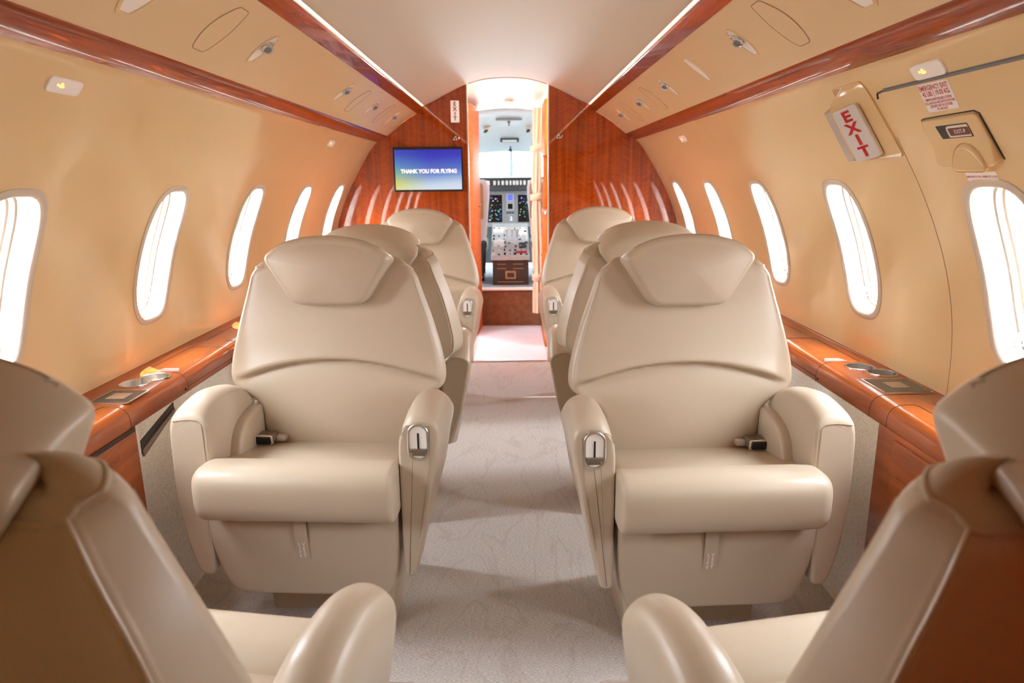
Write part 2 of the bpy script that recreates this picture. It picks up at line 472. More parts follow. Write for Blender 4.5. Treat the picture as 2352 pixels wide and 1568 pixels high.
# ------------------------------------------------------------------ ceiling, overhead service panels, wood strips
def extrude(prof, y0, y1, mb=None, ny=1, closed=False):
    mb = mb or MB()
    rings = [[(x, y0+(y1-y0)*k/ny, z) for x, z in prof] for k in range(ny+1)]
    return mb.loft(rings, closed, closed, closed)
half = dense([(0, 1.803), (.13, 1.794), (.25, 1.762), (.37, 1.708), (.45, 1.668), (.506, 1.644)], 6)
cove = [(.520, 1.668), (.585, 1.655), (.585, 1.595), (.552, 1.5975)]      # housing behind the strip
prof = [(-x, z) for x, z in cove[::-1]] + [(-x, z) for x, z in half[::-1]] + half[1:] + cove
extrude(prof, YA, YB, ny=1).build('ceiling', M['ceiling_cream'], smooth=60, kind='structure')
cnt = [0]
for sd in (-1, 1):
    psu = dense([(.549, 1.600), (.604, 1.570), (.660, 1.532), (.708, 1.494), (.750, 1.460)], 5)
    extrude([(sd*x, z) for x, z in psu], YA, YB).build('ceiling_left' if sd < 0 else 'ceiling_right', M['psu_beige'], smooth=60, kind='structure')
    # upper strip: lacquered fascia with a lip that hides the cove light
    up = [(.552, 1.597), (.546, 1.594), (.517, 1.625), (.513, 1.630), (.513, 1.634), (.516, 1.637), (.523, 1.634), (.556, 1.602)]
    cnt[0] += 1
    extrude([(sd*x, z) for x, z in up], YA, YB, closed=True).build('trim_%d' % cnt[0], M['wood_trim'], smooth=50, kind='structure')
    lo = [(.742, 1.468), (.744, 1.461), (.752, 1.454), (.806, 1.429), (.814, 1.428), (.818, 1.434), (.80, 1.445)]
    cnt[0] += 1
    extrude([(sd*x, z) for x, z in lo], YA, YB, closed=True).build('trim_%d' % cnt[0], M['wood_trim'], smooth=50, kind='structure')
    cv = [(.5155, 1.6385), (.5095, 1.6425), (.513, 1.648), (.521, 1.646)]
    mbx = extrude([(sd*x, z) for x, z in cv], YA, YB-.02, closed=True)
    o = mbx.build('cove_light', M['cove_light'], smooth=0)
    tag(o, 'thin glowing cove light line above the %s upper wood strip' % ('left' if sd < 0 else 'right'), 'light')

# ------------------------------------------------------------------ floor and lower side panels
mb = MB(); mb.add([(-1.0, YA, 0), (1.0, YA, 0), (1.0, YB+.02, 0), (-1.0, YB+.02, 0)], [(0, 1, 2, 3)])
mb.build('floor', M['carpet'], smooth=0, kind='structure')
for sd in (-1, 1):
    y0 = 1.6585 if sd < 0 else 1.6245
    pf = [(.947, .588), (.947, .30), (.947, .0)]
    mbx = extrude([(sd*x, z) for x, z in pf], y0, YB)
    mbx.build('wall_left_lower' if sd < 0 else 'wall_right_lower', M['tweed'], smooth=60, kind='structure')
# aft wall behind the camera
rp = [(x, z) for x, z in half] + [(.549, 1.6), (.75, 1.46)] + WP[14::6] + [(1.116, .6), (.95, 0)]
mb = MB(); mb.box(-1.3, 1.3, YA-.05, YA+.002, -.02, 1.95); mb.build('wall_back', M['wall_beige'], smooth=0, kind='structure')

# ------------------------------------------------------------------ forward bulkhead: two veneered panels either side of the doorway
TUBE = [(x, z) for x, z in half] + [(.52, 1.64), (.549, 1.600), (.604, 1.570), (.660, 1.532), (.708, 1.494), (.750, 1.460), (.806, 1.430)] + WP[15::4] + [(1.116, .6), (.947, .6), (.947, .30), (.947, 0)]
DL, DR = -.243, .262
for sd, xd in ((-1, DL), (1, DR)):
    prof = [(x*sd, z) for x, z in TUBE if x > abs(xd)+.004]
    ztop = interp([(x, z) for x, z in half], abs(xd))
    poly = ccw([(xd, 0), (xd, ztop)] + prof)
    mb = MB(); n = len(poly)
    v = [(x, YB, z) for x, z in poly] + [(x, YB+.045, z) for x, z in poly]
    f = [tuple(range(n)), tuple(range(2*n-1, n-1, -1))] + [(i, (i+1) % n, n+(i+1) % n, n+i) for i in range(n)]
    mb.add(v, f)
    mb.build('wall_front_left' if sd < 0 else 'wall_front_right', M['wood_panel'], smooth=0, kind='structure')
    mb = MB(); mb.box(xd-.0035, xd+.0035, YB-.004, YB+.05, 0, ztop)
    cnt[0] += 1
    mb.build('trim_%d' % cnt[0], M['trim_plastic'], smooth=0, kind='structure')
# metal threshold at the doorway
mb = MB(); mb.box(DL, DR, YB-.006, YB+.02, 0, .006); cnt[0] += 1
mb.build('trim_%d' % cnt[0], M['brushed'], smooth=0, kind='structure')
# thin shadow-gap bead where the cabin ceiling ends over the doorway
mb = MB(); mb.tube([(x, YB+.002, z-.002) for x, z in prof[:0]] + [(-x, YB, z-.001) for x, z in half[::-1] if x < .25] + [(x, YB, z-.001) for x, z in half[1:] if x < .26], .0022, 6)
cnt[0] += 1; mb.build('trim_%d' % cnt[0], M['wall_groove'], kind='structure')
# ------------------------------------------------------------------ passenger seats. Local frame: faces -Y, aisle side at +X (sx=1)
BW = [(.40, .216), (.54, .226), (.575, .238), (.598, .262), (.614, .290), (.630, .306), (.66, .312), (.72, .303), (.80, .281), (.90, .250), (.95, .236), (.985, .230)]
BF = [(.40, .255), (.50, .256), (.60, .262), (.70, .275), (.80, .284), (.90, .290), (.985, .293)]
BR = [(.40, .355), (.50, .372), (.62, .374), (.80, .364), (.985, .350)]
NF, NA, NR = 44, 8, 14
BOFF = .020            # the back sits a little towards the aisle
def back_section(z, ins_w, ins_d):
    w = smooth_interp(BW, z)-ins_w; yf = smooth_interp(BF, z)+ins_d; yr = smooth_interp(BR, z)-ins_d
    rf = min(.024, (yr-yf)*.45); rb = min(.014, (yr-yf)*.4); wr = w*.925
    pts = []
    def arc(cx, cy, r, a0, a1):
        for i in range(NA+1):
            a = a0+(a1-a0)*i/NA; pts.append((cx+r*math.cos(a), cy+r*math.sin(a)))
    for i in range(1, NF): pts.append((-w+rf + (2*w-2*rf)*i/NF, yf))
    arc(w-rf, yf+rf, rf, -PI/2, 0)
    arc(wr-rb, yr-rb, rb, 0, PI/2)
    for i in range(1, NR): pts.append((wr-rb-(2*wr-2*rb)*i/NR, yr))
    arc(-wr+rb, yr-rb, rb, PI/2, PI)
    arc(-w+rf, yf+rf, rf, PI, 1.5*PI)
    return pts, w, yf, yr
I_RR = NF-1+NA+1+NA//2                     # index of the rear corner, +x side
I_RL = I_RR+NA//2+NR-1+1+NA//2             # rear corner, -x side
ZT, RT = .985, .05
def back_rings():
    rings = []
    zs = [.40, .42, .44, .46, .48, .50, .52] + [.535+.006*i for i in range(41)] + [.79, .81, .83, .85, .87, .89, .905, .92, .93]
    lv = [(z, 0, 0) for z in zs if z <= ZT-RT]
    for k in range(0, 11):
        t = k/10*PI/2; lv.append((ZT-RT+RT*math.sin(t), .055*(1-math.cos(t)), .034*(1-math.cos(t))))
    lv = [(.385, .03, .02)] + lv
    for z, iw, idp in lv:
        sec, w, yf, yr = back_section(z, iw, idp)
        ring = []
        for x, y in sec:
            front = max(0, 1-(y-yf)/.03)
            u = abs(x)/w
            zc = .702-.062*min(1, abs(x)/.29)**2
            d = z-zc
            side = min(1, max(0, (u-.80)/.18)); side = 1-side*side*(3-2*side)
            pad = .020*math.exp(-max(0, d)/.07)*(1/(1+math.exp(-d/.003)))
            low = -.012*math.exp(-max(0, -d)/.045)*(1/(1+math.exp(d/.003)))
            gro = -.010*math.exp(-(d/.006)**2)
            bul = .014*(1-u*u)*min(1, max(0, (z-.40)/.10))*min(1, max(0, (.98-z)/.2))
            y2 = y-front*(side*(pad+low+gro)+bul)
            t = min(1, max(0, (y-yf)/(yr-yf))); k = min(1, max(0, (z-.80)/.15)); k = k*k*(3-2*k)
            ring.append((x, y2, z-.032*t*k))
        rings.append(ring)
    return rings, [l[0] for l in lv]
BRINGS, BLEV = back_rings()
def back_mesh(sx):
    mb = MB(); mb.loft([[((x+BOFF)*sx, y, z) for x, y, z in r] for r in BRINGS]); return mb
def seam_paths():
    """polylines (point, sideways neighbour) of the back shell's seams"""
    jt = min(i for i, z in enumerate(BLEV) if z >= ZT-RT*.42)
    j0 = min(i for i, z in enumerate(BLEV) if z >= .42)
    out = []
    for I, sg in ((I_RR, -1), (I_RL, 1)):
        out.append([(BRINGS[j][I], BRINGS[j][I+sg*10]) for j in range(j0, jt+1, 2)])
        out.append([(BRINGS[jt][(I+sg*q) % len(BRINGS[0])], BRINGS[jt-3][(I+sg*q) % len(BRINGS[0])]) for q in range(0, 15)])
    out.append([(BRINGS[jt][i], BRINGS[jt-3][i]) for i in range(I_RR, I_RL+1)])
    return out

def head_mesh(sx):
    out = rpoly([(-.098, .862), (.098, .862), (.178, .992), (.132, 1.030), (.07, 1.048), (0, 1.054), (-.07, 1.048), (-.132, 1.030), (-.178, .992)],
                [.03, .03, .020, .05, .05, .05, .05, .05, .020], 6, .012)
    def fn(a, b, d):
        t = min(1, max(0, (d-.235)/.135)); z = b
        k = 1-.22*t*t
        if z < .985: z = .985-(.985-z)*k
        z -= .036*t*t+.012*t*min(1, max(0, (b-.98)/.06))
        lean = .035*(b-.862)/.2*(1-t)
        return ((a*(1+.02*t)+BOFF)*sx, d+lean*.35, z)
    mb = MB(); pillow(mb, out, .233, .372, .022, fn, nr=6, bulge0=.016, bulge1=.004, nd=6, rr=.020); return mb

def arm_mesh(sx, outboard):
    if not outboard:
        poly = rpoly([(.250, .190), (.280, .190), (.312, .33), (.340, .48), (.354, .60), (.351, .640), (.330, .666), (.300, .670), (.270, .648), (.250, .590)],
                     [.015, .015, .05, .05, .03, .025, .025, .025, .03, .05], 5, .02)
        zt = [(0, .622), (.012, .632), (.06, .650), (.11, .656), (.17, .650), (.23, .625), (.275, .592)]; zm = .670
    else:
        poly = rpoly([(-.256, .184), (-.292, .184), (-.318, .265), (-.333, .41), (-.331, .60), (-.322, .655), (-.285, .668), (-.246, .662), (-.228, .630), (-.228, .44), (-.250, .36)],
                     [.014, .02, .06, .06, .05, .03, .03, .03, .03, .05, .03], 5, .02)
        zt = [(0, .626), (.012, .640), (.05, .652), (.11, .660), (.17, .655), (.23, .640), (.275, .612)]; zm = .668
    def fn(a, b, d):
        z = b
        if b > .50: z = .50+(b-.50)*(smooth_interp(zt, d)-.50)/(zm-.50)
        if b < .40: z = b+(.40-b)*.35*min(1, max(0, (d-.08)/.2))       # lower edge rises towards the back
        return (a*sx, d, z)
    mb = MB(); pillow(mb, poly, 0, .285, .008, fn, nr=4, nd=14, rr=.010); return mb

def seat_variant(sx):
    """all part meshes of one seat under a temporary root; returns root"""
    root = thing('passenger_seat', None, None)
    L = M['leather']
    def X(f): return lambda a, b, d: (d*sx, a, b)
    # base
    mb = MB(); rings = []
    for z, w, y0, y1 in ((0, .170, .13, .37), (.16, .170, .13, .37), (.33, .170, .13, .36)):
        rings.append([(x*sx, y, z) for x, y in rpoly([(-w, y0), (w, y0), (w, y1), (-w, y1)], .02, 5)])
    mb.loft(rings); bs = mb.build('seat_base', L, root, True)
    for s in (1,):
        mb = MB(); rings = []
        for z, w, y0, y1 in ((0, .200, .045, .37), (.008, .203, .041, .375), (.10, .211, .042, .37), (.20, .228, .050, .36), (.33, .242, .06, .35)):
            rings.append([(x*sx*s, y, z) for x, y in rpoly([(w-.045, y0), (w, y0), (w, y1), (w-.045, y1)], .012, 5)])
        mb.loft(rings); mb.build('base_skirt', L, bs, True)
    # leg rest panel
    out = rpoly([(-.262, .368), (-.258, .25), (-.222, .118), (.212, .116), (.238, .21), (.240, .368)], [.012, .12, .05, .05, .10, .012], 8, .03)
    mb = MB(); pillow(mb, out, .0, .06, .012, lambda a, b, d: (a*sx, d+.02*max(0, (.30-b)/.2), b), nr=4, bulge0=.008)
    leg = mb.build('leg_rest', L, root, True)
    # seat cushion and its front roll
    prof = rpoly([(.030, .488), (.030, .345), (.285, .345), (.285, .452), (.25, .462), (.14, .480)], [.01, .02, .02, .02, .05, .08], 5, .03)
    mb = MB(); pillow(mb, prof, -.247, .247, .03, X(0), nr=5, nd=4); mb.build('seat_cushion', L, root, True)
    prof = []
    for i in range(48):                          # a plump, slightly squared roll
        t = 2*PI*i/48; cs, sn = math.cos(t), math.sin(t)
        px = math.copysign(abs(cs)**(2/2.9), cs); pzz = math.copysign(abs(sn)**(2/2.9), sn)
        prof.append((-.016+.070*px, .4415+.0715*pzz+.004*px*(1 if pzz < 0 else -1)))
    mb = MB(); pillow(mb, prof, -.254, .249, .034, X(0), nr=6, nd=6, rr=.016); mb.build('cushion_roll', L, root, True)
    back = back_mesh(sx).build('backrest', L, root, True, smooth=60)
    # seams on the back shell with a row of stitches on either side
    mst = MB()
    for path in seam_paths():
        P = [Vector(((p[0]+BOFF)*sx, p[1], p[2])) for p, q in path]; Q = [Vector(((q[0]+BOFF)*sx, q[1], q[2])) for p, q in path]
        mb = MB(); mb.tube(P, .0026, 6); mb.build('seam', L, back, True)
        D = [0]
        for i in range(1, len(P)): D.append(D[-1]+(P[i]-P[i-1]).length)
        n = int(D[-1]/.009)
        for k in range(n):
            for sgn in (1,):
                ends = []
                for dd in (k*.009, k*.009+.0052):
                    i = max(j for j in range(len(D)-1) if D[j] <= dd+1e-9) if dd > 0 else 0
                    t = min(1, (dd-D[i])/(D[i+1]-D[i]+1e-9)); off = ((Q[i]-P[i]).normalized()*(1-t)+(Q[i+1]-P[i+1]).normalized()*t)*.0075
                    ends.append(P[i]+(P[i+1]-P[i])*t+off)
                mst.tube([ends[0], ends[1]], .0011, 4)
    mst.build('stitching', M['stitch'], back, True)
    for s in (-1, 1):
        pts = []
        for z in [.635+.02*i for i in range(16)]:
            w = smooth_interp(BW, z); yf = smooth_interp(BF, z); pts.append((s*(w-.013)+BOFF*sx, yf+.024-math.sqrt(.024**2-.011**2)-.0004, z))
        mb = MB(); mb.tube(pts, .0010, 5); mb.build('stitching', M['stitch'], back, True)
    head = head_mesh(sx).build('headrest', L, root, True, smooth=60)
    nh = 0; hm = head.data; pts = sorted([tuple(v.co) for v in hm.vertices if v.co.z > 1.012 and .255 < v.co.y < .2635], key=lambda p: p[0])
    mb = MB(); mb.tube([(p[0], p[1]-.0002, p[2]+.0004) for p in pts], .0009, 5) if len(pts) > 3 else mb.box(0, .001, .3, .301, .95, .951)
    mb.build('stitching', M['stitch'], head, True)
    # arms
    a1 = arm_mesh(sx, False).build("armrest", L, root, True, smooth=35)
    a2 = arm_mesh(sx, True).build("armrest", L, root, True, smooth=35)
    mb = MB(); mb.tube([(sx*x, -.0004, z) for x, z in ((.258, .580), (.263, .598), (.274, .606), (.30, .607), (.330, .606), (.3325, .595), (.329, .52), (.316, .42), (.295, .30))], .0011, 5)
    mb.build('stitching', M['stitch'], a1, True)
    mb = MB(); mb.tube([(sx*x, -.0004, z) for x, z in ((-.318, .612), (-.28, .617), (-.254, .615), (-.243, .603), (-.242, .50), (-.244, .44))], .0011, 5)
    mb.build('stitching', M['stitch'], a2, True)
    # padded bolster on the inside of the outboard arm
    po = rpoly([(.085, .42), (.30, .42), (.30, .575), (.20, .572), (.125, .545), (.095, .47)], [.02, .02, .02, .06, .07, .05], 6, .02)
    mb = MB(); pillow(mb, po, -.240, -.199, .012, X(0), nr=4, bulge1=.004); mb.build('arm_bolster', L, root, True)
    # recline handle in the front of the aisle arm
    def F(yy): return lambda a, b, d: (sx*(.302+a), -yy-d, .563+b)
    def stad(w, h, n=12):
        pts = []
        for i in range(n+1): a = PI*i/n; pts.append((w*math.cos(a), h-w+w*math.sin(a)))
        for i in range(n+1): a = PI+PI*i/n; pts.append((w*math.cos(a), -(h-w)+w*math.sin(a)))
        return pts
    def fring(w, h, d): return [F(0)(a, b, d) for a, b in stad(w, h)]
    mb = MB(); mb.loft([fring(.0275, .0485, -.002), fring(.0275, .0485, .0018), fring(.0255, .0465, .0032), fring(.0215, .0425, .0028), fring(.0205, .0415, .0008)], False, False)
    bz = mb.build('recline_bezel', M['brushed'], root, True)
    mb = MB(); mb.loft([fring(.0208, .0418, .0012), fring(.02, .041, .0010)], False, True); mb.build('recess_plate', M['warm_white'], bz, True)
    mb = MB(); f = F(0); mb.loft([[f(-.0022, -.03, .0016), f(.0022, -.03, .0016), f(.0022, .024, .0016), f(-.0022, .024, .0016)]], False, True)
    mb.box(*sorted((f(-.0018, 0, 0)[0], f(.0018, 0, 0)[0])), -.0022, -.0010, .563-.03, .563+.024); mb.build('slot', M['black'], bz, True)
    mb = MB(); mb.box(*sorted((f(-.019, 0, 0)[0], f(.019, 0, 0)[0])), -.010, -.0012, .563-.0245, .563-.0165)
    mb.box(*sorted((f(-.015, 0, 0)[0], f(.015, 0, 0)[0])), -.0045, -.0012, .563-.0345, .563-.0245); mb.build('recline_lever', M['bronze'], bz, True)
    # life vest pull tab
    tx = -.010
    mb = MB(); rings = []
    for k in range(9):
        z = .366-.128*k/8; y = -.0135-.004*math.sin(PI*k/8)+.010*(k/8); w = .0165
        rings.append([(tx-w, y, z), (tx+w, y, z), (tx+w, y+.0022, z), (tx-w, y+.0022, z)])
    mb.loft(rings); tab = mb.build('pull_tab', L, root, True)
    for i, (a, b) in enumerate(('LV', 'IE', 'FS', 'ET')):
        for ch, xx in ((a, -.0062), (b, .0050)):
            z = .285-.0122*i
            yb = -.0135-.004*math.sin(PI*(.366-z)/.128)+.010*((.366-z)/.128)
            text_mesh(ch, .0125, (lambda xx, z, yb: lambda u, v, d: (tx+xx+u, yb-.0008-d, z+v))(xx, z, yb), M['white_letter'], 'tab_letter', tab, thick=.0005, bold=.0002, local=True)
    # belt buckle on the window side, belt tongue on the aisle side
    bx, by, bz0 = -.178*sx, .205, .472
    def B(a, b, d): return (bx+a, by-d, bz0+b)
    mb = MB(); pillow(mb, rpoly([(-.029, 0), (.029, 0), (.027, .028), (-.027, .028)], .006, 4), -.035, .006, .003, B, nr=3); bk = mb.build('belt_buckle', M['bronze'], root, True)
    mb = MB(); pillow(mb, rpoly([(-.029, -.0005), (.029, -.0005), (.027, .029), (-.027, .029)], .006, 4), .004, .012, .002, B, nr=3); mb.build('buckle_rim', M['chrome'], bk, True)
    mb = MB(); pillow(mb, rpoly([(-.024, .003), (.024, .003), (.0225, .025), (-.0225, .025)], .005, 4), .006, .016, .003, B, nr=3); mb.build('release_pad', M['black_gloss'], bk, True)
    mb = MB(); mb.box(*sorted((bx+.028*sx, bx+.052*sx)), by+.02, by+.038, bz0+.002, bz0+.016); mb.build('belt_webbing', M['grey_letter'], bk, True)
    mb = MB(); cx = .236*sx
    mb.tube([(cx-.018*sx, .20, .496), (cx+.014*sx, .20, .496)], .008, 10); mb.tube([(cx-.016*sx, .20, .472), (cx+.014*sx, .20, .473)], .009, 10)
    mb.box(*sorted((cx-.012*sx, cx+.01*sx)), .193, .207, .474, .496); tg = mb.build('belt_tongue', M['grey_letter'], root, True)
    mb = MB(); mb.box(*sorted((cx-.022*sx, cx-.017*sx)), .189, .211, .468, .503); mb.build('tongue_plate', M['chrome'], tg, True)
    return root

def copy_tree(o, parent=None):
    c = o.copy(); COL.objects.link(c); c.parent = parent
    for ch in list(o.children): copy_tree(ch, c)
    return c
seatA = seat_variant(1); seatB = seat_variant(-1)
SEATS = [  # proto, x, y of the arm fronts, height, heading, swivel in degrees, label
    ('A', -.500, 1.60, 0, 0, -3, 'leather seat facing the viewer left of the aisle, nearest on that side'),
    ('B', .512, 1.53, 0, 0, 2, 'leather seat facing the viewer right of the aisle, nearest on that side'),
    ('B', -.528, .932, .0035, PI, -9, 'close seat turned away from the viewer in the bottom left corner'),
    ('A', .560, .908, .0035, PI, 10.5, 'close seat turned away from the viewer in the bottom right corner'),
    ('B', -.478, 2.60, 0, PI, 0, 'seat facing the cockpit, back to back with the left seat that faces the viewer'),
    ('A', .512, 2.64, 0, PI, 0, 'seat facing the cockpit, back to back with the right seat that faces the viewer'),
    ('A', -.488, 3.42, 0, 0, -4, 'far left seat facing the viewer in front of the bulkhead, under the screen'),
    ('B', .520, 3.43, 0, 0, 4, 'far right seat facing the viewer in front of the bare wood bulkhead')]
used = set()
for v, x, y, z, r, sw, lab in SEATS:
    proto = seatA if v == 'A' else seatB
    o = proto if v not in used else copy_tree(proto)
    used.add(v)
    c = .22 if r == 0 else -.22                 # swivels about the middle of its base
    a = r+math.radians(sw)
    o.location = (x+.22*math.sin(a), y+c-.22*math.cos(a), z); o.rotation_euler = (0, 0, a)
    tag(o, lab, 'seat', 'club seats of the cabin')
    if z > 0:                                    # the close pair has its backs reclined
        al = -math.radians(6.5); py, pz0 = .27, .45
        for ch in o.children:
            if ch.name.split('.')[0] in ('backrest', 'headrest'):
                ch.rotation_euler = (al, 0, 0)
                ch.location = (0, py-(py*math.cos(al)-pz0*math.sin(al)), pz0-(py*math.sin(al)+pz0*math.cos(al)))
# ------------------------------------------------------------------ side ledges
LZ = .645
def ledge(sd):
    nm = 'left' if sd < 0 else 'right'
    root = thing('side_ledge', 'long lacquered wood ledge along the %s wall below the windows' % nm, 'ledge', (sd*1.03, 1.5, .6), group='wood side ledges')
    pf = [(1.121, .651), (1.1165, .6502), (1.111, .6455), (1.05, LZ), (.985, LZ), (.968, .643), (.955, .636), (.947, .624), (.944, .612), (.944, .590), (.946, .586), (.96, .586), (1.121, .586)]
    yS = 1.637 if sd < 0 else 1.672       # break between ledge sections
    yL = 1.952 if sd < 0 else 1.990       # front end of the folding table lid
    ob = extrude([(sd*x, z) for x, z in pf], YA, YB-.001, closed=True).build('ledge_body', M['wood_ledge'], root, smooth=50)
    def seam(pts, r=.0009): 
        mb = MB(); mb.tube([(sd*a, b, c) for a, b, c in pts], r, 5); mb.build('seam', M['groove'], root)
    arcpts = lambda y: [(1.0, y, LZ+.0002), (.985, y, LZ+.0002), (.968, y, .6432), (.955, y, .6362), (.947, y, .6242), (.944, y, .612), (.944, y, .588)]
    # aft (near) lid
    ya = yS if sd < 0 else 1.589
    seam([(1.012, YA+.02, LZ+.0003), (1.012, ya-.012, LZ+.0003), (1.005, ya, LZ+.0003)] + arcpts(ya))
    if sd > 0:
        seam([(1.114, yS, LZ+.0003)] + arcpts(yS)); seam([(1.062, YA+.02, LZ+.0003), (1.062, 1.60, LZ+.0003)])
    # folding table lid
    seam([(1.076, yL+.012, LZ+.0003), (1.076, yL+.31, LZ+.0003), (1.066, yL+.325, LZ+.0003)] + arcpts(yL+.325))
    seam([(1.076, yL+.012, LZ+.0003), (1.068, yL, LZ+.0003)] + arcpts(yL))
    seam([(.9438, yL, .602), (.9438, yL+.9, .602)])
    mb = MB(); mb.box(*sorted((sd*.985, sd*1.066)), yL-.0015, yL+.0005, LZ, LZ+.0012); mb.build('edge_strip', M['chrome'], root)
    # further lid
    seam([(1.07, yL+.42, LZ+.0003), (1.07, yL+1.2, LZ+.0003)]); seam(arcpts(yL+.42))
    # little keyhole button under the lip
    mb = MB(); mb.tube([(sd*.9438, yL-.015, .598), (sd*.9415, yL-.015, .598)], .004, 10); mb.build('catch_button', M['groove'], root)
    # small placard printed on the lid
    mb = MB(); 
    for k in range(4):
        mb.box(*sorted((sd*(.975+.004*k), sd*(1.042-.003*k))), yL+.018+.009*k, yL+.0205+.009*k, LZ+.0004, LZ+.0008)
    mb.build('lid_notice', M['white_letter'], root)
    if sd > 0:
        mb = MB()
        for k in range(3): mb.box(1.022, 1.028, 1.30+.04*k, 1.33+.04*k, LZ+.0004, LZ+.0008); mb.box(1.033, 1.038, 1.30+.04*k, 1.335+.04*k, LZ+.0004, LZ+.0008)
        mb.build('lid_notice', M['white_letter'], root)
    # double cup holder, a figure-eight of two wells
    c1 = (1.034, 1.838) if sd < 0 else (1.062, 1.895); c2 = (1.013, 1.905) if sd < 0 else (1.055, 1.935)
    if sd < 0: c1, c2 = (1.036, 1.842), (1.012, 1.903)
    else: c1, c2 = (1.078, 1.872), (1.048, 1.938)
    def fig8(g):
        out = []; r = .0385+g; dx, dy = c2[0]-c1[0], c2[1]-c1[1]; D = math.hypot(dx, dy); a0 = math.atan2(dy, dx)
        al = math.acos(min(1, (D/2)/r))*1.12
        for i in range(25):
            t = a0+al+(2*PI-2*al)*i/24; out.append((c1[0]+r*math.cos(t), c1[1]+r*math.sin(t)))
        for i in range(25):
            t = a0+PI+al+(2*PI-2*al)*i/24; out.append((c2[0]+r*math.cos(t), c2[1]+r*math.sin(t)))
        return out
    mb = MB(); R = lambda g, z: [(sd*x, y, z) for x, y in fig8(g)]
    mb.loft([R(.003, LZ+.0003), R(.003, LZ+.0022), R(.0012, LZ+.003), R(-.0015, LZ+.0022), R(-.002, LZ+.0008)], False, False)
    ch = mb.build('cup_holder', M['chrome'], root)
    mb = MB(); mb.loft([R(-.0018, LZ+.0022), R(-.0022, LZ-.045)], False, True); mb.build('cup_well', M['brushed'], ch)
    # opening for the wells cut into the ledge
    cut = MB(); cut.loft([R(-.001, LZ-.046), R(-.001, LZ+.02)])
    me = bpy.data.meshes.new('cut'); me.from_pydata(cut.v, [], cut.f); bm = bmesh.new(); bm.from_mesh(me); bmesh.ops.recalc_face_normals(bm, faces=bm.faces); bm.to_mesh(me); bm.free()
    co = bpy.data.objects.new('cut', me); COL.objects.link(co); co.location = root.location*0
    bo = ob.modifiers.new('b', 'BOOLEAN'); bo.object = co; bo.solver = 'EXACT'; bo.operation = 'DIFFERENCE'
    dg = bpy.context.evaluated_depsgraph_get(); dg.update(); nm2 = bpy.data.meshes.new_from_object(ob.evaluated_get(dg)); ob.modifiers.clear(); ob.data = nm2
    nm2.shade_smooth(); nm2.set_sharp_from_angle(angle=math.radians(50))
    bpy.data.objects.remove(co)
    # control screen in a metal frame
    y0, y1 = (1.662, 1.772) if sd < 0 else (1.684, 1.808)
    x0, x1 = (.960, 1.062) if sd < 0 else (.985, 1.112)
    mb = MB(); mb.box(*sorted((sd*x0, sd*x1)), y0, y1, LZ, LZ+.0025); tp = mb.build('control_panel', M['brushed'], root)
    mb = MB(); mb.box(*sorted((sd*(x0+.004), sd*(x1-.004))), y0+.004, y1-.004, LZ+.002, LZ+.0032); mb.build('panel_face', M['touch_face'], tp)
    mx, my = (x0+x1)/2, (y0+y1)/2
    mb = MB(); mb.box(*sorted((sd*(mx-.024), sd*(mx+.024))), my-.024, my+.026, LZ+.003, LZ+.0037); mb.build('panel_screen', M['touch_screen'], tp)
    return root
ledge(-1); ledge(1)

# wood storage cabinets below the near ends of the ledges
for sd in (-1, 1):
    yb = 1.660 if sd < 0 else 1.626
    nm = 'left' if sd < 0 else 'right'
    root = thing('side_cabinet', 'lacquered wood cabinet below the %s ledge, behind the close %s corner seat' % (nm, nm), 'cabinet', (sd*.96, .6, 0), group='wood cabinets below the ledges')
    def slab(name, y0, y1, z0, z1, x, t, mat='wood_ledge', r=.003, par=root):
        mb = MB(); pillow(mb, rpoly([(y0, z0), (y1, z0), (y1, z1), (y0, z1)], .004, 3), 0, t, r, lambda a, b, d: (sd*(x-d), a, b), nr=2); return mb.build(name, M[mat], par)
    slab('cabinet_body', YA+.02, yb, .0, .588, .955, .009)
    if sd > 0:
        slab('drawer_front', .30, 1.545, .490, .572, .949, .010)
        slab('door', .30, 1.545, .20, .484, .949, .007)
        slab('kick_panel', YA+.02, yb-.004, .004, .255, .949, .005)
    else:
        slab('door', .30, 1.575, .04, .545, .949, .006)
        mb = MB(); mb.box(-.9475, -.944, 1.30, 1.65, .574, .586); mb.build('shadow_gap', M['groove'], root)

# map pocket slot in the tweed side panel by the left seat
mb = MB(); r0 = thing('map_pocket', 'dark slanted literature pocket slot in the tweed panel beside the left seat', 'pocket', (-.947, 1.74, .51))
pillow(mb, rpoly([(1.672, .500), (1.86, .560), (1.86, .585), (1.672, .540)], .004, 3), 0, .003, .001, lambda a, b, d: (-.948+d, a, b), nr=2); mb.build('slot_opening', M['black'], r0)
mb = MB(); pillow(mb, rpoly([(1.674, .494), (1.86, .556), (1.86, .566), (1.674, .516)], .003, 3), 0, .006, .002, lambda a, b, d: (-.948+d, a, b), nr=2); mb.build('slot_lip', M['bronze'], r0)

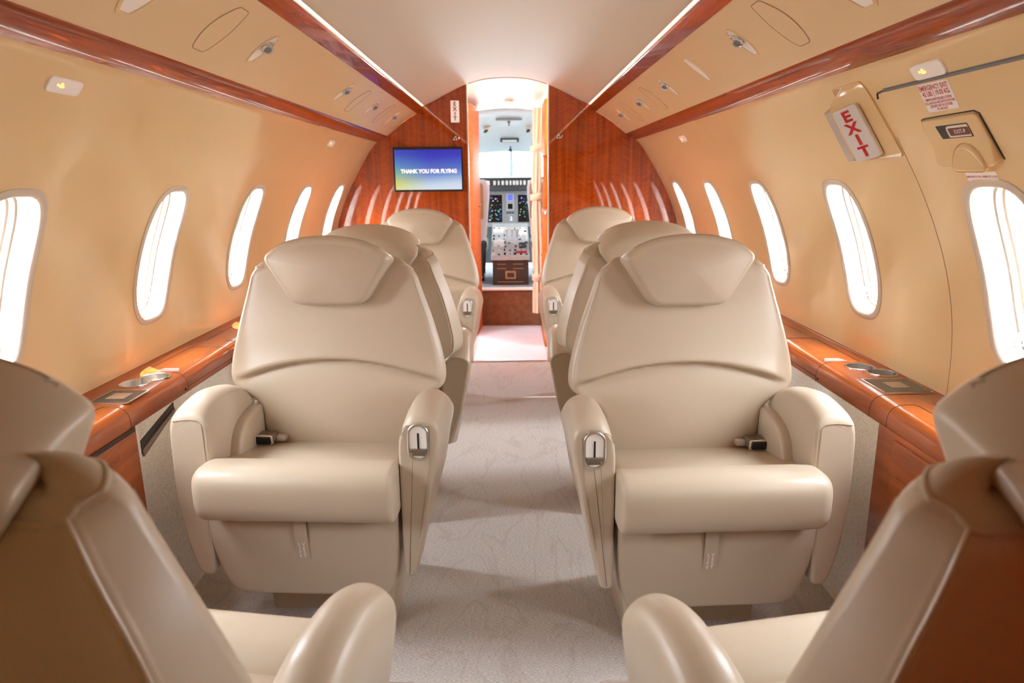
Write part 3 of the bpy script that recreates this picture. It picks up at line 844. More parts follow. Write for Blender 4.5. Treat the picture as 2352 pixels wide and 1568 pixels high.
# ------------------------------------------------------------------ overhead service panel fittings
def psu_frame(sd, t, y):
    pts = [(.549, 1.600), (.604, 1.570), (.660, 1.532), (.708, 1.494), (.750, 1.460)]
    L = [0]
    for a, b in zip(pts, pts[1:]): L.append(L[-1]+math.hypot(b[0]-a[0], b[1]-a[1]))
    s = t*L[-1]
    for i in range(4):
        if s <= L[i+1]+1e-9:
            k = (s-L[i])/(L[i+1]-L[i]); a, b = pts[i], pts[i+1]; break
    x, z = a[0]+(b[0]-a[0])*k, a[1]+(b[1]-a[1])*k
    h = .02; 
    tx, tz = b[0]-a[0], b[1]-a[1]
    # smooth tangent
    g = lambda s: (interp(list(zip(L, [p[0] for p in pts])), s), interp(list(zip(L, [p[1] for p in pts])), s))
    p0, p1 = g(max(0, s-.045)), g(min(L[-1], s+.045)); tx, tz = p1[0]-p0[0], p1[1]-p0[1]; n = math.hypot(tx, tz); tx /= n; tz /= n
    # origin sits slightly proud of the curved panel
    return (sd*x, y, z), (sd*tx, 0, tz), (0, 1, 0), (sd*tz, 0, -tx)   # origin, down-slope, along cabin, into the cabin
PSU_C = dense([(.549, 1.600), (.604, 1.570), (.660, 1.532), (.708, 1.494), (.750, 1.460)], 12)
PSU_L = [0]
for p, q in zip(PSU_C, PSU_C[1:]): PSU_L.append(PSU_L[-1]+math.hypot(q[0]-p[0], q[1]-p[1]))
def psu_conform(sd, t, y):
    """(a down the slope, b along the cabin, d into the cabin) on the curved service panel"""
    tx_ = list(zip(PSU_L, [p[0] for p in PSU_C])); tz_ = list(zip(PSU_L, [p[1] for p in PSU_C])); s0 = t*PSU_L[-1]
    def f(a, b, d):
        s = min(PSU_L[-1], max(0, s0+a)); s1, s2 = max(0, s-.01), min(PSU_L[-1], s+.01)
        tx, tz = interp(tx_, s2)-interp(tx_, s1), interp(tz_, s2)-interp(tz_, s1); n = math.hypot(tx, tz)
        return (sd*(interp(tx_, s)+tz/n*d), y+b, interp(tz_, s)-tx/n*d)
    return f
def leaf(L, W, n=12):
    w = lambda t: W*.5*(.40+.60*(1-abs(t)**2.2))
    pts = [(-L*.5+L*i/n, -w(-1+2*i/n)) for i in range(n+1)] + [(L*.5-L*i/n, w(1-2*i/n)) for i in range(n+1)]
    return rpoly(pts, [.004 if i in (0, n, n+1, 2*n+1) else 0 for i in range(2*n+2)], 4)
def reading_light(sd, t, y, lab, k=1.0):
    o, u, v, n = psu_frame(sd, t, y)
    root = thing('reading_light', lab, 'reading light', o, group='swivel reading lights overhead')
    f = psu_conform(sd, t, y)
    P = leaf(.100*k, .054*k)
    R = lambda g, d: [f(a, b, d) for a, b in inset2(ccw(P), g)]
    mb = MB(); mb.loft([R(-.006*k, -.008), R(-.006*k, .0015), R(-.003*k, .0028), R(0, .0022), R(.0012, -.0005)], False, False); mb.build('light_bezel', M['psu_beige'], root)
    mb = MB(); mb.loft([R(.001, .0002), R(.003, .0001)], False, True); mb.build('light_dish', M['sign_plastic'], root)
    # swivelling chrome nozzle, tipped down towards the aisle
    c = Vector(f(-.014*k, 0, -.006)); ax = (Vector(n)*.80+Vector(u)*.12+Vector((0, -.45, 0))).normalized()
    r = .0165*k
    rr = [r*.7, r*1.02, r*1.05, r*.92, r*.90, r*1.0, r*1.0, r*.86]; dd = [0, .004, .008, .011, .016, .018, .022, .0235]
    mb = MB(); mb.tube([c+ax*q*k for q in dd], rr, 18); ey = mb.build('swivel_nozzle', M['chrome'], root)
    mb = MB(); mb.tube([c+ax*.0233*k, c+ax*.0240*k], r*.62, 14); mb.build('lens', M['grey_rubber'], ey)
    mb = MB(); c2 = Vector(f(-.030*k, .006*k, 0)); mb.tube([c2, c2+Vector(n)*.006*k, c2+Vector(n)*.008*k], [.005*k, .006*k, .003*k], 12); mb.build('light_switch', M['chrome'], root)
for sd, L in ((-1, ((.40, 1.385, 'largest reading light fitting, cut by the top edge of the picture at left', 1.55), (.45, 1.985, 'second reading light in the left overhead panel, beside the big access door', 1.0), (.45, 2.90, 'third reading light in the left overhead panel, halfway to the bulkhead', 1.0), (.45, 3.48, 'fourth reading light in the left overhead panel, before the last access door', 1.0), (.45, 4.056, 'last reading light in the left overhead panel, nearest the bulkhead', 1.0))),
              (1, ((.42, 1.385, 'reading light fitting cut by the top edge of the picture at right', 1.55), (.46, 1.954, 'second reading light in the right overhead panel, above the exit sign', 1.0), (.46, 2.835, 'third reading light in the right overhead panel, past the blank oval cover', 1.0), (.48, 3.395, 'fourth reading light in the right overhead panel, between two access doors', 1.0), (.49, 3.962, 'last reading light in the right overhead panel, nearest the bulkhead', 1.0)))):
    for t, y, lab, k in L: reading_light(sd, t, y, lab, k)
def oxy_door(sd, t0, t1, y, w, lab):
    g = psu_conform(sd, (t0+t1)/2, y)
    h = (t1-t0)*.2455/2; w /= 2
    P = rpoly([(-h, -w*.55), (-h*.2, -w*1.08), (h*.5, -w), (h, -w*.6), (h, w*.6), (h*.5, w), (-h*.2, w*1.08), (-h, w*.55)], [.012, .05, .04, .012, .012, .04, .05, .012], 6, .012)
    root = thing('oxygen_mask_door', lab, 'access door', g(0, 0, 0), group='oxygen mask doors overhead')
    mb = MB(); mb.tube([g(a, b, .0002) for a, b in P], .0016, 6, closed=True); mb.build('door_gap', M['wall_groove'], root)
    # the leaf of the door, laid as a grid so that it follows the curved panel
    mb = MB(); rings = [[g(a*f, b*f, .0008) for a, b in P] for f in (.985, .85, .7, .55, .4, .25, .1)]
    mb.loft(rings, False, True); mb.build('door_leaf', M['psu_beige'], root)
oxy_door(-1, .17, .77, 1.715, .10, 'beige oxygen mask door left overhead, nearest, beside the second reading light')
oxy_door(-1, .19, .76, 3.18, .10, 'beige oxygen mask door left overhead, between the third and fourth reading lights')
oxy_door(-1, .15, .76, 3.79, .10, 'beige oxygen mask door left overhead, beside the last reading light')
oxy_door(1, .18, .80, 1.70, .10, 'beige oxygen mask door right overhead, nearest, at the top picture edge')
oxy_door(1, .19, .81, 3.16, .10, 'beige oxygen mask door right overhead, between the third and fourth reading lights')
oxy_door(1, .20, .82, 3.73, .10, 'beige oxygen mask door right overhead, beside the last reading light')
f = psu_conform(1, .46, 2.402)
mb = MB(); pillow(mb, leaf(.106, .040), -.002, .003, .0015, f, nr=2); tag(mb.build('oval_cover', M['sign_plastic']), 'blank pale oval cover in the right overhead panel', 'cover')

# ------------------------------------------------------------------ signs and fittings on the side walls
def wall_frame(side, z, y):
    s = s_at_z(z); x, zz = wall2(s); nx, nz = wall_n(s)
    n = Vector((-side*nx, 0, -nz)); up = Vector((-side*nz, 0, nx)) if True else None
    up = Vector((0, 0, 1)) - n*n.z; up.normalize()
    u = Vector((0, -side, 0))       # reads left to right seen from the cabin
    return Vector((side*x, y, zz)), u, up, n
def seat_sign(side, z, y, lab, w=.104, h=.034):
    o, u, v, n = wall_frame(side, z, y); f = frame(o, u, v, n)
    root = thing('indicator_sign', lab, 'sign', o, group='seat belt indicator signs')
    mb = MB(); pillow(mb, rpoly([(-w/2, -h/2), (w/2, -h/2), (w/2, h/2), (-w/2, h/2)], h*.38, 5), -.003, .004, .0025, f, nr=3); mb.build('sign_face', M['sign_plastic'], root)
    sgn = -1
    for k, (a, b) in enumerate(((-.023, .001), (-.014, -.0015), (-.0125, .0045), (-.0075, -.001))):
        a2 = a
        mb = MB(); mb.loft([[f(a2-.0032, b-.002, .0043), f(a2+.0032, b-.002, .0043), f(a2+.0032, b+.002, .0043), f(a2-.0032, b+.002, .0043)]], False, True); mb.build('lit_symbol', M['amber_lamp'], root, smooth=0)
seat_sign(-1, 1.380, 1.424, 'white indicator sign with orange lit symbols high on the left wall, near')
seat_sign(1, 1.392, 1.418, 'white indicator sign with orange lit symbols high on the right wall above the hatch')
seat_sign(-1, 1.375, 3.48, 'small white indicator sign on the left wall near the bulkhead')
seat_sign(1, 1.376, 3.415, 'small white indicator sign on the right wall near the bulkhead')

# emergency hatch: outline grooves in the right wall
root = thing('emergency_hatch', 'beige emergency exit hatch panel in the right wall around the nearest window', 'hatch', wallpt(1, SC_W, 1.40), kind='structure')
root.name = 'door_1'
ysm = 1.640
ZT = 1.376
mb = MB()
pts = [wallpt(1, s_at_z(ZT)+.0*0, y, -.0005) for y in (1.0, 1.2, 1.4, 1.6)] + [wallpt(1, s_at_z(ZT)+.004, 1.632, -.0005), wallpt(1, s_at_z(ZT)+.016, ysm, -.0005)]
mb.tube(pts[:4], .0042, 6); mb.build('hatch_seal', M['grey_rubber'], root)
mb = MB(); mb.tube(pts[3:], .0025, 6); mb.build('hatch_gap', M['black'], root)
mb = MB(); s0 = s_at_z(ZT)+.016
mb.tube([wallpt(1, s0+.10+(SMAX-s0-.10)*k/40, ysm, -.0000) for k in range(41)], .0012, 6); mb.build('hatch_gap', M['wall_groove'], root)

# EXIT light on its wedge housing
def exit_fixture():
    Zt, Zb = 1.402, 1.236
    root = thing('exit_sign', 'big upright white EXIT sign in a beige wedge housing on the right wall', 'sign', wallpt(1, s_at_z(1.32), 1.74))
    # wedge: ridge towards the cabin between the aft-looking lens and the forward-looking lens
    def sec(z, d, ya, yf, yr):
        s = s_at_z(z)
        return [wallpt(1, s, ya, .002), wallpt(1, s, ya, -.004), wallpt(1, s, yr+.006 if False else yr-.006, -d+.004), wallpt(1, s, yr, -d), wallpt(1, s, yr+.006, -d+.004), wallpt(1, s, yf, -.004), wallpt(1, s, yf, .002)]
    rings = []
    ZZ = [(1.405, .008, 1.672, 1.80, 1.745), (1.402, .014, 1.666, 1.806, 1.748), (1.385, .040, 1.660, 1.812, 1.775), (1.37, .046, 1.660, 1.814, 1.780), (1.26, .046, 1.646, 1.814, 1.780), (1.245, .040, 1.644, 1.81, 1.775), (1.238, .012, 1.650, 1.80, 1.76), (1.236, .004, 1.654, 1.79, 1.75)]
    for z, d, ya, yf, yr in ZZ: rings.append(sec(z, d, ya, yf, yr))
    mb = MB(); mb.loft(rings); mb.build('sign_housing', M['wall_beige'], root, smooth=30)
    # aft lens
    s1, s2 = s_at_z(1.372), s_at_z(1.252)
    A = Vector(wallpt(1, s1, 1.694, -.0185)); B = Vector(wallpt(1, s1, 1.764, -.0475)); C = Vector(wallpt(1, s2, 1.686, -.0185))
    c = (A+B)/2*.5 + (C+(B-A)+C)/2*.5
    u = (A-B).normalized(); v = (A-C).normalized(); n = u.cross(v).normalized()
    if n.y > 0: n = -n
    f = frame((B+C)/2+n*.001, u, v, n)
    w = (A-B).length/2; h = (A-C).length/2
    mb = MB(); pillow(mb, rpoly([(-w, -h), (w, -h), (w, h), (-w, h)], .012, 5), -.004, .007, .004, f, nr=3); mb.build('lens', M['exit_lens'], root)
    for i, ch in enumerate('EXIT'):
        zc = h*.67-i*h*.45
        text_mesh(ch, .0375, (lambda zc: lambda a, b, d: f(a, b+zc, .0072+d))(zc), M['red_letter'], 'exit_letter', root, bold=.0014, xs=1.32)
    # forward lens, seen on its edge
    A2 = Vector(wallpt(1, s1, 1.788, -.046)); B2 = Vector(wallpt(1, s1, 1.812, -.012)); C2 = Vector(wallpt(1, s2, 1.788, -.046))
    mb = MB(); nn = Vector((-.85, .5, -.1)).normalized()
    q = [A2, B2, B2+(C2-A2), C2]
    mb.loft([[p-nn*.004 for p in q], [p+nn*.011 for p in q]]); mb.build('lens', M['exit_lens'], root, smooth=0)
exit_fixture()

def placard(side, z, y, w, h, lines, lab, shear=0.0, name='placard'):
    o, u, v, n = wall_frame(side, z, y); f = frame(o, u, v, n)
    root = thing(name, lab, 'placard', o)
    mb = MB(); pillow(mb, rpoly([(-w/2, -h/2), (w/2, -h/2), (w/2, h/2), (-w/2, h/2)], .004, 4), -.001, .0012, .0004, f, nr=1); mb.build('placard_sheet', M['placard'], root)
    for t, size, yy, xs, bold in lines:
        text_mesh(t, size, (lambda yy: lambda a, b, d: f(a, b+yy, .0013+d))(yy), M['red_letter'], 'placard_text', root, thick=.0002, bold=bold, xs=xs)
placard(1, 1.344, 1.432, .100, .062, [('EMERGENCY EXIT', .0145, .0215, .80, .0003), ('42 LBS | 19.05 KG', .0145, .0085, .80, .0003), ('REMOVE AND DISCARD COVERS', .0078, -.0040, .74, .0001), ('PULL HANDLE AND HATCH INWARD', .0078, -.0115, .74, .0001), ('DISCARD HATCH OUTSIDE', .0078, -.0190, .74, .0001), ('OF AIRCRAFT', .0078, -.0262, .74, .0001)],
        'white EMERGENCY EXIT placard with red lettering on the hatch, above the handle cover')
placard(1, 1.188, 1.408, .094, .021, [('EMERGENCY USE - REMOVE COVER', .0068, 0, .86, .00005)], 'narrow white EMERGENCY USE placard under the hatch handle cover')
placard(1, .742, 1.30, .11, .022, [('EMERGENCY USE - REMOVE COVER', .0070, 0, .95, .00005)], 'white EMERGENCY placard below the nearest right window, cut by the picture edge')

# hatch handle cover
def handle_cover():
    o, u, v, n = wall_frame(1, 1.262, 1.42); f0 = frame(o, u, v, n)
    root = thing('handle_cover', 'beige cover with a small viewing slot over the emergency hatch handle', 'cover', o)
    P = rpoly([(-.088, -.052), (.095, -.055), (.080, .052), (-.098, .050)], [.02, .02, .014, .006], 6, .012)
    def f(a, b, d): return f0(a, b, d+.012*max(0, -b-.01)/.045 if d > 0 else d)
    mb = MB(); pillow(mb, P, -.004, .007, .004, f, nr=3, bulge1=1e-5); cv = mb.build('cover_panel', M['wall_beige'], root)
    mb = MB(); mb.tube([f0(a, b, .001) for a, b in ((-.100, .0505), (-.09, .053), (.0, .0545), (.072, .0552), (.083, .049), (.090, .0), (.097, -.05))], .0015, 6); mb.build('cover_gap', M['black'], root)
    mb = MB(); pillow(mb, rpoly([(-.045, .006), (.052, .006), (.048, .036), (-.052, .036)], .002, 2), .004, .0078, .0004, f0, nr=1); mb.build('slot_opening', M['black'], root)
    mb = MB(); pillow(mb, rpoly([(-.018, .008), (.050, .008), (.048, .034), (-.022, .034)], [.002, .002, .002, .012], 4), .0065, .0090, .001, f0, nr=2); h = mb.build('handle_end', M['brushed'], root)
    mb = MB(); pillow(mb, rpoly([(-.012, .012), (.049, .012), (.0478, .029), (-.014, .029)], .003, 3), .008, .0096, .0004, f0, nr=1); mb.build('handle_label', M['tan_metal'] if False else M['red_brown'], h)
    text_mesh('EXIT-P', .0125, lambda a, b, d: f0(a+.022, b+.0205, .0097+d), M['white_letter'], 'handle_text', h, xs=.95)
    # thumb scoop
    mb = MB(); pillow(mb, rpoly([(-.03, -.062), (.075, -.064), (.06, -.03), (.03, -.006), (-.005, -.006), (-.028, -.03)], .02, 6, .012), .0, .014, .010, f, nr=5, bulge1=1e-5); mb.build('thumb_grip', M['wall_beige'], root)
pbsdf('red_brown', (.16, .035, .03), .4)
handle_cover()
# lower hatch latch bulge at the right picture edge
o, u, v, n = wall_frame(1, .700, 1.27); f = frame(o, u, v, n)
mb = MB(); pillow(mb, rpoly([(-.075, -.05), (.075, -.05), (.075, .022), (-.075, .022)], .012, 5), -.003, .012, .006, f, nr=3)
tag(mb.build('latch_cover', M['wall_beige']), 'beige moulded latch cover low on the hatch at the right picture edge', 'cover')
# ------------------------------------------------------------------ things on the forward bulkhead
FB = lambda x0, z0, y=YB: frame((x0, y, z0), (1, 0, 0), (0, 0, 1), (0, -1, 0))
def screen():
    x0, x1, z0, z1 = -.711, -.276, 1.126, 1.398
    root = thing('wall_screen', 'flat screen showing THANK YOU FOR FLYING on the left wood bulkhead', 'screen', ((x0+x1)/2, YB, z0))
    f = FB((x0+x1)/2, (z0+z1)/2); w, h = (x1-x0)/2, (z1-z0)/2
    mb = MB(); pillow(mb, rpoly([(-w, -h), (w, -h), (w, h), (-w, h)], .003, 3), 0, .016, .002, f, nr=2); mb.build('screen_frame', M['black'], root)
    m = pbsdf('screen_picture', (0, 0, 0), .2)
    N, L, b = nodes(m)
    tc = N.new('ShaderNodeTexCoord'); sx = N.new('ShaderNodeSeparateXYZ'); L.new(tc.outputs['Object'], sx.inputs[0])
    def mth(op, a, b2=None, v=None):
        n = N.new('ShaderNodeMath'); n.operation = op
        for i, q in enumerate((a, b2)):
            if q is None: continue
            if isinstance(q, (int, float)): n.inputs[i].default_value = q
            else: L.new(q, n.inputs[i])
        return n.outputs[0]
    X = mth('MULTIPLY_ADD', sx.outputs['X'], 1/(2*w)); N[-1].inputs[2].default_value = .5
    Z = mth('MULTIPLY', sx.outputs['Z'], 1/(2*h))
    # soft diagonal bands: deep blue at the top, white sweep low right, yellow-green low left
    def ramp(fac, stops):
        r = N.new('ShaderNodeValToRGB'); e = r.color_ramp.elements
        e[0].position, e[0].color = stops[0][0], (*stops[0][1], 1); e[1].position, e[1].color = stops[-1][0], (*stops[-1][1], 1)
        for p, c in stops[1:-1]: q = e.new(p); q.color = (*c, 1)
        L.new(fac, r.inputs['Fac']); return r.outputs['Color']
    zz = mth('MULTIPLY_ADD', X, -.12, None); N[-1].inputs[2].default_value = 0
    t = mth('ADD', Z, zz)
    right = ramp(t, [(0, (.66, .74, .84)), (.10, (.55, .66, .82)), (.28, (.20, .32, .66)), (.42, (.10, .17, .55)), (.70, (.045, .05, .50)), (.95, (.03, .025, .36))])
    left = ramp(Z, [(0, (.75, .74, .30)), (.18, (.66, .66, .10)), (.40, (.25, .46, .30)), (.58, (.10, .28, .52)), (.85, (.05, .08, .50))])
    k = mth('MULTIPLY', X, 1.9); k2 = N.new('ShaderNodeClamp'); L.new(k, k2.inputs[0])
    mx = N.new('ShaderNodeMix'); mx.data_type = 'RGBA'; L.new(k2.outputs[0], mx.inputs[0]); L.new(left, mx.inputs[6]); L.new(right, mx.inputs[7])
    L.new(mx.outputs[2], b.inputs['Emission Color']); b.inputs['Emission Strength'].default_value = 1.0
    mb = MB(); mb.loft([[f(a, c, .0163) for a, c in ((-w+.010, -h+.012), (w-.008, -h+.012), (w-.008, h-.016), (-w+.010, h-.016))]], False, True)
    pic = mb.build('screen_picture', m, root, smooth=0)
    m2 = pbsdf('screen_text', (.8, .8, .8), .5, emit=(.86, .90, .95), estr=.75)
    text_mesh('THANK YOU FOR FLYING', .0325, lambda a, c, d: f(a+.004, c-.012+.012*a/w*0, .0165+d), m2, 'screen_text', pic, bold=.0016, thick=.0003, xs=.93)
    # text mapping uses the screen's own object space: its origin is the lower edge centre
screen()
def exit_plate():
    f = FB(-.316, 1.606)
    root = thing('exit_sign', 'small white upright EXIT sign with red letters on the left wood bulkhead', 'sign', (-.316, YB, 1.606))
    mb = MB(); pillow(mb, rpoly([(-.026, -.064), (.026, -.064), (.026, .064), (-.026, .064)], .004, 3), 0, .012, .002, f, nr=2); mb.build('sign_plate', M['sign_lit'], root)
    for i, ch in enumerate('EXIT'):
        text_mesh(ch, .034, (lambda zc: lambda a, b, d: f(a, b+zc, .0122+d))(.043-.0285*i), M['red_letter'], 'exit_letter', root, bold=.0010, xs=1.05)
exit_plate()
for x, z, lab in ((-.314, 1.447, 'chrome coat hook on the left bulkhead below the exit sign'), (.329, 1.452, 'chrome coat hook on the right bulkhead')):
    f = FB(x, z)
    root = thing('coat_hook', lab, 'hook', (x, YB, z), group='coat hooks on the bulkhead')
    mb = MB(); pillow(mb, rpoly([(-.020, -.010), (.010, -.010), (-.001, .014), (-.007, .014)], .003, 3), -.001, .004, .001, f, nr=2); mb.build('hook_plate', M['placard'], root)
    mb = MB(); mb.loft([[f(-.011, -.005, .0045), f(.003, -.005, .0045), f(-.004, .008, .0045)]], False, True); mb.build('hook_inlay', M['black'], root)
    mb = MB(); mb.tube([f(-.016, -.009, .004), f(.006, -.009, .010), f(.014, -.007, .014), f(.018, .0, .016), f(.018, .010, .016)], .003, 8); mb.build('hook_arm', M['chrome'], root)

# ------------------------------------------------------------------ vestibule between the bulkhead and the cockpit
Y1, Y2 = YB+.045, 5.62
mb = MB(); mb.add([(-1.2, YB+.01, .0), (1.2, YB+.01, .0), (1.2, 5.75, .0), (-1.2, 5.75, .0)], [(0, 1, 2, 3)])
mb.build('floor_vestibule', M['carpet'], smooth=0, kind='structure')
mb = MB(); rings = []
for k in range(25):
    y = YB+.022+(5.61-YB-.022)*k/24
    rings.append([(x, y, .006+.003*math.sin(9*y+3*x)*math.sin(4*x+y*3)+.002*math.sin(31*y+6*x)) for x in [DL+.003+(DR-DL-.006+.0)*i/10 for i in range(11)]])
mb.loft(rings, False, False, closed=False)
o = mb.build('floor_cover', M['mat_grey'], smooth=80); tag(o, 'grey protective floor cover on the doorway floor before the cockpit step', 'mat')
# vestibule ceiling with its lamp and a small oval speaker
prof = dense([(-1.05, 1.788), (-.8, 1.788), (-.5, 1.788), (-.25, 1.789), (0, 1.803), (.25, 1.789), (.5, 1.788), (.8, 1.788), (1.05, 1.788)], 5)
mb = MB(); mb.loft([[(x, y, z-dz) for x, z in prof] for y, dz in ((Y1-.04, .0), (5.1, .0), (5.40, .018), (Y2, .050))], False, False, closed=False)
mb.build('ceiling_vestibule', M['warm_white'], smooth=60, kind='structure')
root = thing('ceiling_lamp', 'bright oblong lamp in the doorway ceiling before the cockpit', 'lamp', (.01, 5.0, 1.79))
mb = MB(); pillow(mb, rpoly([(-.15, -.11), (.15, -.11), (.15, .11), (-.15, .11)], .02, 4), -.012, .004, .002, frame((.015, 4.99, 1.797), (1, 0, 0), (0, 1, 0), (0, 0, -1)), nr=2); mb.build('lamp_diffuser', M['lamp_light'], root)
mb = MB(); pillow(mb, rpoly([(-.16, -.12), (.16, -.12), (.16, .12), (-.16, .12)], .02, 4), -.012, .001, .001, frame((.015, 4.99, 1.797), (1, 0, 0), (0, 1, 0), (0, 0, -1)), nr=2); mb.build('lamp_frame', M['white_plastic'], root)
mb = MB(); pillow(mb, [(.037*math.cos(2*PI*i/24), .037*math.sin(2*PI*i/24)) for i in range(24)], -.004, .006, .002, frame((.018, 5.47, 1.773), (1, 0, 0), (0, 1, .12), (0, 0, -1)), nr=2)
tag(mb.build('ceiling_speaker', M['curtain']), 'small round tan speaker in the doorway ceiling', 'speaker')
mb = MB(); mb.tube([(x, Y2-.005, z-.052) for x, z in prof], .0035, 6); cnt[0] += 1; mb.build('trim_%d' % cnt[0], M['wall_groove'], kind='structure')
# side walls of the vestibule; added slit on the left, narrowed for brightness, stands in for the open entry door
mb = MB(); mb.box(-1.1, -1.06, 4.65, Y2+.1, 0, 1.8); mb.box(-1.1, -1.06, Y1, 4.58, 0, 1.8); mb.box(-1.1, -1.06, 4.58, 4.65, 1.42, 1.8); mb.build('wall_left_vestibule', M['white_plastic'], smooth=0, kind='structure')
mb = MB(); mb.box(1.06, 1.1, Y1, Y2+.1, 0, 1.8); mb.build('wall_right_vestibule', M['white_plastic'], smooth=0, kind='structure')
# closet on the left
root = thing('closet', 'orange lacquered wood closet edge on the left side of the cockpit doorway', 'closet', (-.5, 5.3, 0))
mb = MB(); rings = []
cl = rpoly([(-.235, 5.42), (-.222, 5.60), (-.95, 5.60), (-.95, 5.06), (-.42, 5.06), (-.262, 5.20)], [.04, .01, 0, 0, .05, .1], 8)
mb.loft([[(x, y, z) for x, y in cl] for z in (0, 1.736)]); mb.build('closet_body', M['wood_orange'], root)
mb = MB(); mb.box(-.2345, -.2215, 5.45, 5.60, .99, .994); mb.build('panel_joint', M['groove'], root)
for z in (1.0, .95, .70, .42, .20):
    mb = MB(); mb.tube([(-.224, 5.57, z), (-.217, 5.57, z)], .006, 8); mb.build('stud', M['chrome'], root)
# galley on the right
root = thing('galley_cabinet', 'orange lacquered galley unit on the right side of the cockpit doorway', 'cabinet', (.5, 5.1, 0))
def gbox(name, x, y0, y1, z0, z1, mat):
    mb = MB(); pillow(mb, rpoly([(x, y0), (.95, y0), (.95, y1), (x, y1)], [.02, 0, 0, .02], 4), z0, z1, .004, lambda a, b, d: (a, b, d), nr=2); return mb.build(name, M[mat], root)
gbox('upper_cabinet', .262, 4.95, 5.40, 1.36, 1.736, 'wood_orange')
mb = MB(); mb.box(.2612, .263, 5.09, 5.093, 1.36, 1.735); mb.build('door_joint', M['groove'], root)
gbox('lower_cabinet', .262, 4.86, 5.42, 0, .955, 'wood_orange')
gbox('counter', .256, 4.85, 5.43, .955, .975, 'brushed')
gbox('niche_back', .45, 4.86, 5.42, .975, 1.36, 'white_plastic')
for k, (z, y) in enumerate(((.90, 5.0), (.86, 5.3), (.80, 5.05), (.78, 5.34), (.72, 5.2), (.62, 5.36), (.93, 5.25))):
    mb = MB(); mb.tube([(.262, y, z), (.255, y, z)], .010, 10); mb.build('latch_knob', M['chrome'], root)
gbox('niche_post', .270, 5.34, 5.40, .975, 1.36, 'wood_orange')
# curtain tied back on the right of the cockpit doorway
root = thing('curtain', 'tan pleated curtain tied back on the right of the cockpit doorway', 'curtain', (.23, 5.54, .14))
mb = MB(); rings = []
for k in range(41):
    z = .125+(1.735-.125)*k/40
    tie = max(math.exp(-((z-1.435)/.05)**2), math.exp(-((z-1.06)/.05)**2), math.exp(-((z-.42)/.05)**2))
    w = .036*(1-.30*tie)*(1+.12*math.sin(z*3)); ring = []
    for i in range(48):
        a = 2*PI*i/48; rr = 1+.20*math.sin(a*7+.6*math.sin(z*2.2))*(1-.6*tie)
        ring.append((.232+w*rr*math.cos(a)+.006*math.sin(z*4), 5.545+.03*rr*math.sin(a), z))
    rings.append(ring)
mb.loft(rings); mb.build('curtain_cloth', M['curtain'], root, smooth=70)
for z, t in ((1.435, .35), (1.06, .12), (.42, .05)):
    mb = MB(); rings = []
    for h in (-.026, -.022, .022, .026):
        g = .003 if abs(h) > .024 else .007
        rings.append([(.226+(.038+g)*math.cos(2*PI*i/28)+.006*math.sin(z*4), 5.545+(.032+g)*math.sin(2*PI*i/28), z+h+t*.04*math.cos(2*PI*i/28)) for i in range(28)])
    mb.loft(rings); tb = mb.build('tie_band', M['curtain'], root, smooth=50)

# ------------------------------------------------------------------ cockpit
CF = .31
mb = MB(); mb.add([(-1.1, 5.64, 0), (1.1, 5.64, 0), (1.1, 5.64, CF-.012), (-1.1, 5.64, CF-.012)], [(0, 1, 2, 3)])
mb.box(-1.1, 1.1, 5.635, 5.64, 0, CF-.012); mb.build('wall_step', M['step_brown'], smooth=0, kind='structure')
mb = MB(); mb.box(-1.1, 1.1, 5.625, 7.6, CF-.012, CF); mb.build('floor_cockpit', M['cockpit_grey'], smooth=0, kind='structure')
mb = MB(); pillow(mb, rpoly([(5.618, CF-.010), (5.70, CF-.002), (5.70, CF+.006), (5.622, CF+.006)], .004, 3), -.24, .27, .003, lambda a, b, d: (d, a, b), nr=2); cnt[0] += 1
mb.build('trim_%d' % cnt[0], M['white_plastic'], kind='structure')
# door frame wall around the cockpit opening (kept behind the closet and galley)
mb = MB(); mb.box(-1.1, -.27, 5.63, 5.66, CF, 1.62); mb.box(.30, 1.1, 5.63, 5.66, CF, 1.62); mb.build('wall_cockpit', M['cockpit_white'], smooth=0, kind='structure')
# roof lining sloping to the windscreen, with a shallow arch
mb = MB(); rings = []
for y, zc, dr in ((5.60, 1.742, .20), (5.70, 1.722, .20), (5.80, 1.735, .19), (6.1, 1.725, .20), (6.4, 1.680, .21), (6.7, 1.590, .18), (6.95, 1.465, .10)):
    rings.append([(x, y, zc-dr*(x/.75)**2*1.0) for x in [-1.1+2.2*i/24 for i in range(25)]])
mb.loft(rings, False, False, closed=False); mb.build('ceiling_cockpit', M['cockpit_white'], smooth=70, kind='structure')
# side walls with side windows
for sd in (-1, 1):
    mb = MB(); mb.box(*sorted((sd*1.06, sd*1.1)), 5.66, 7.6, CF, 1.06); mb.box(*sorted((sd*1.06, sd*1.1)), 5.66, 6.1, 1.06, 1.7)
    mb.build('wall_left_cockpit' if sd < 0 else 'wall_right_cockpit', M['cockpit_white'], smooth=0, kind='structure')
# windscreen: two panes and the centre post
root = thing('window_13', 'bright two-pane cockpit windscreen above the instrument panel', 'windscreen', (0, 7.2, 1.2), kind='structure')
for s in (-1, 1):
    mb = MB(); a = .022*s+.030; b = 1.06*s
    mb.add([(a, 7.36, 1.20), (b, 7.0, 1.18), (b, 6.80, 1.50), (a, 6.96, 1.462)], [(0, 1, 2, 3)]); mb.build('pane', M['windscreen_glass'], root, smooth=0)
mb = MB(); mb.loft([[(.030-.020, 7.35, 1.19), (.030+.020, 7.35, 1.19), (.030+.020, 7.38, 1.19), (.030-.020, 7.38, 1.19)], [(.030-.016, 6.95, 1.47), (.030+.016, 6.95, 1.47), (.030+.016, 6.98, 1.475), (.030-.016, 6.98, 1.475)]]); mb.build('window_post', M['cockpit_white'], root)
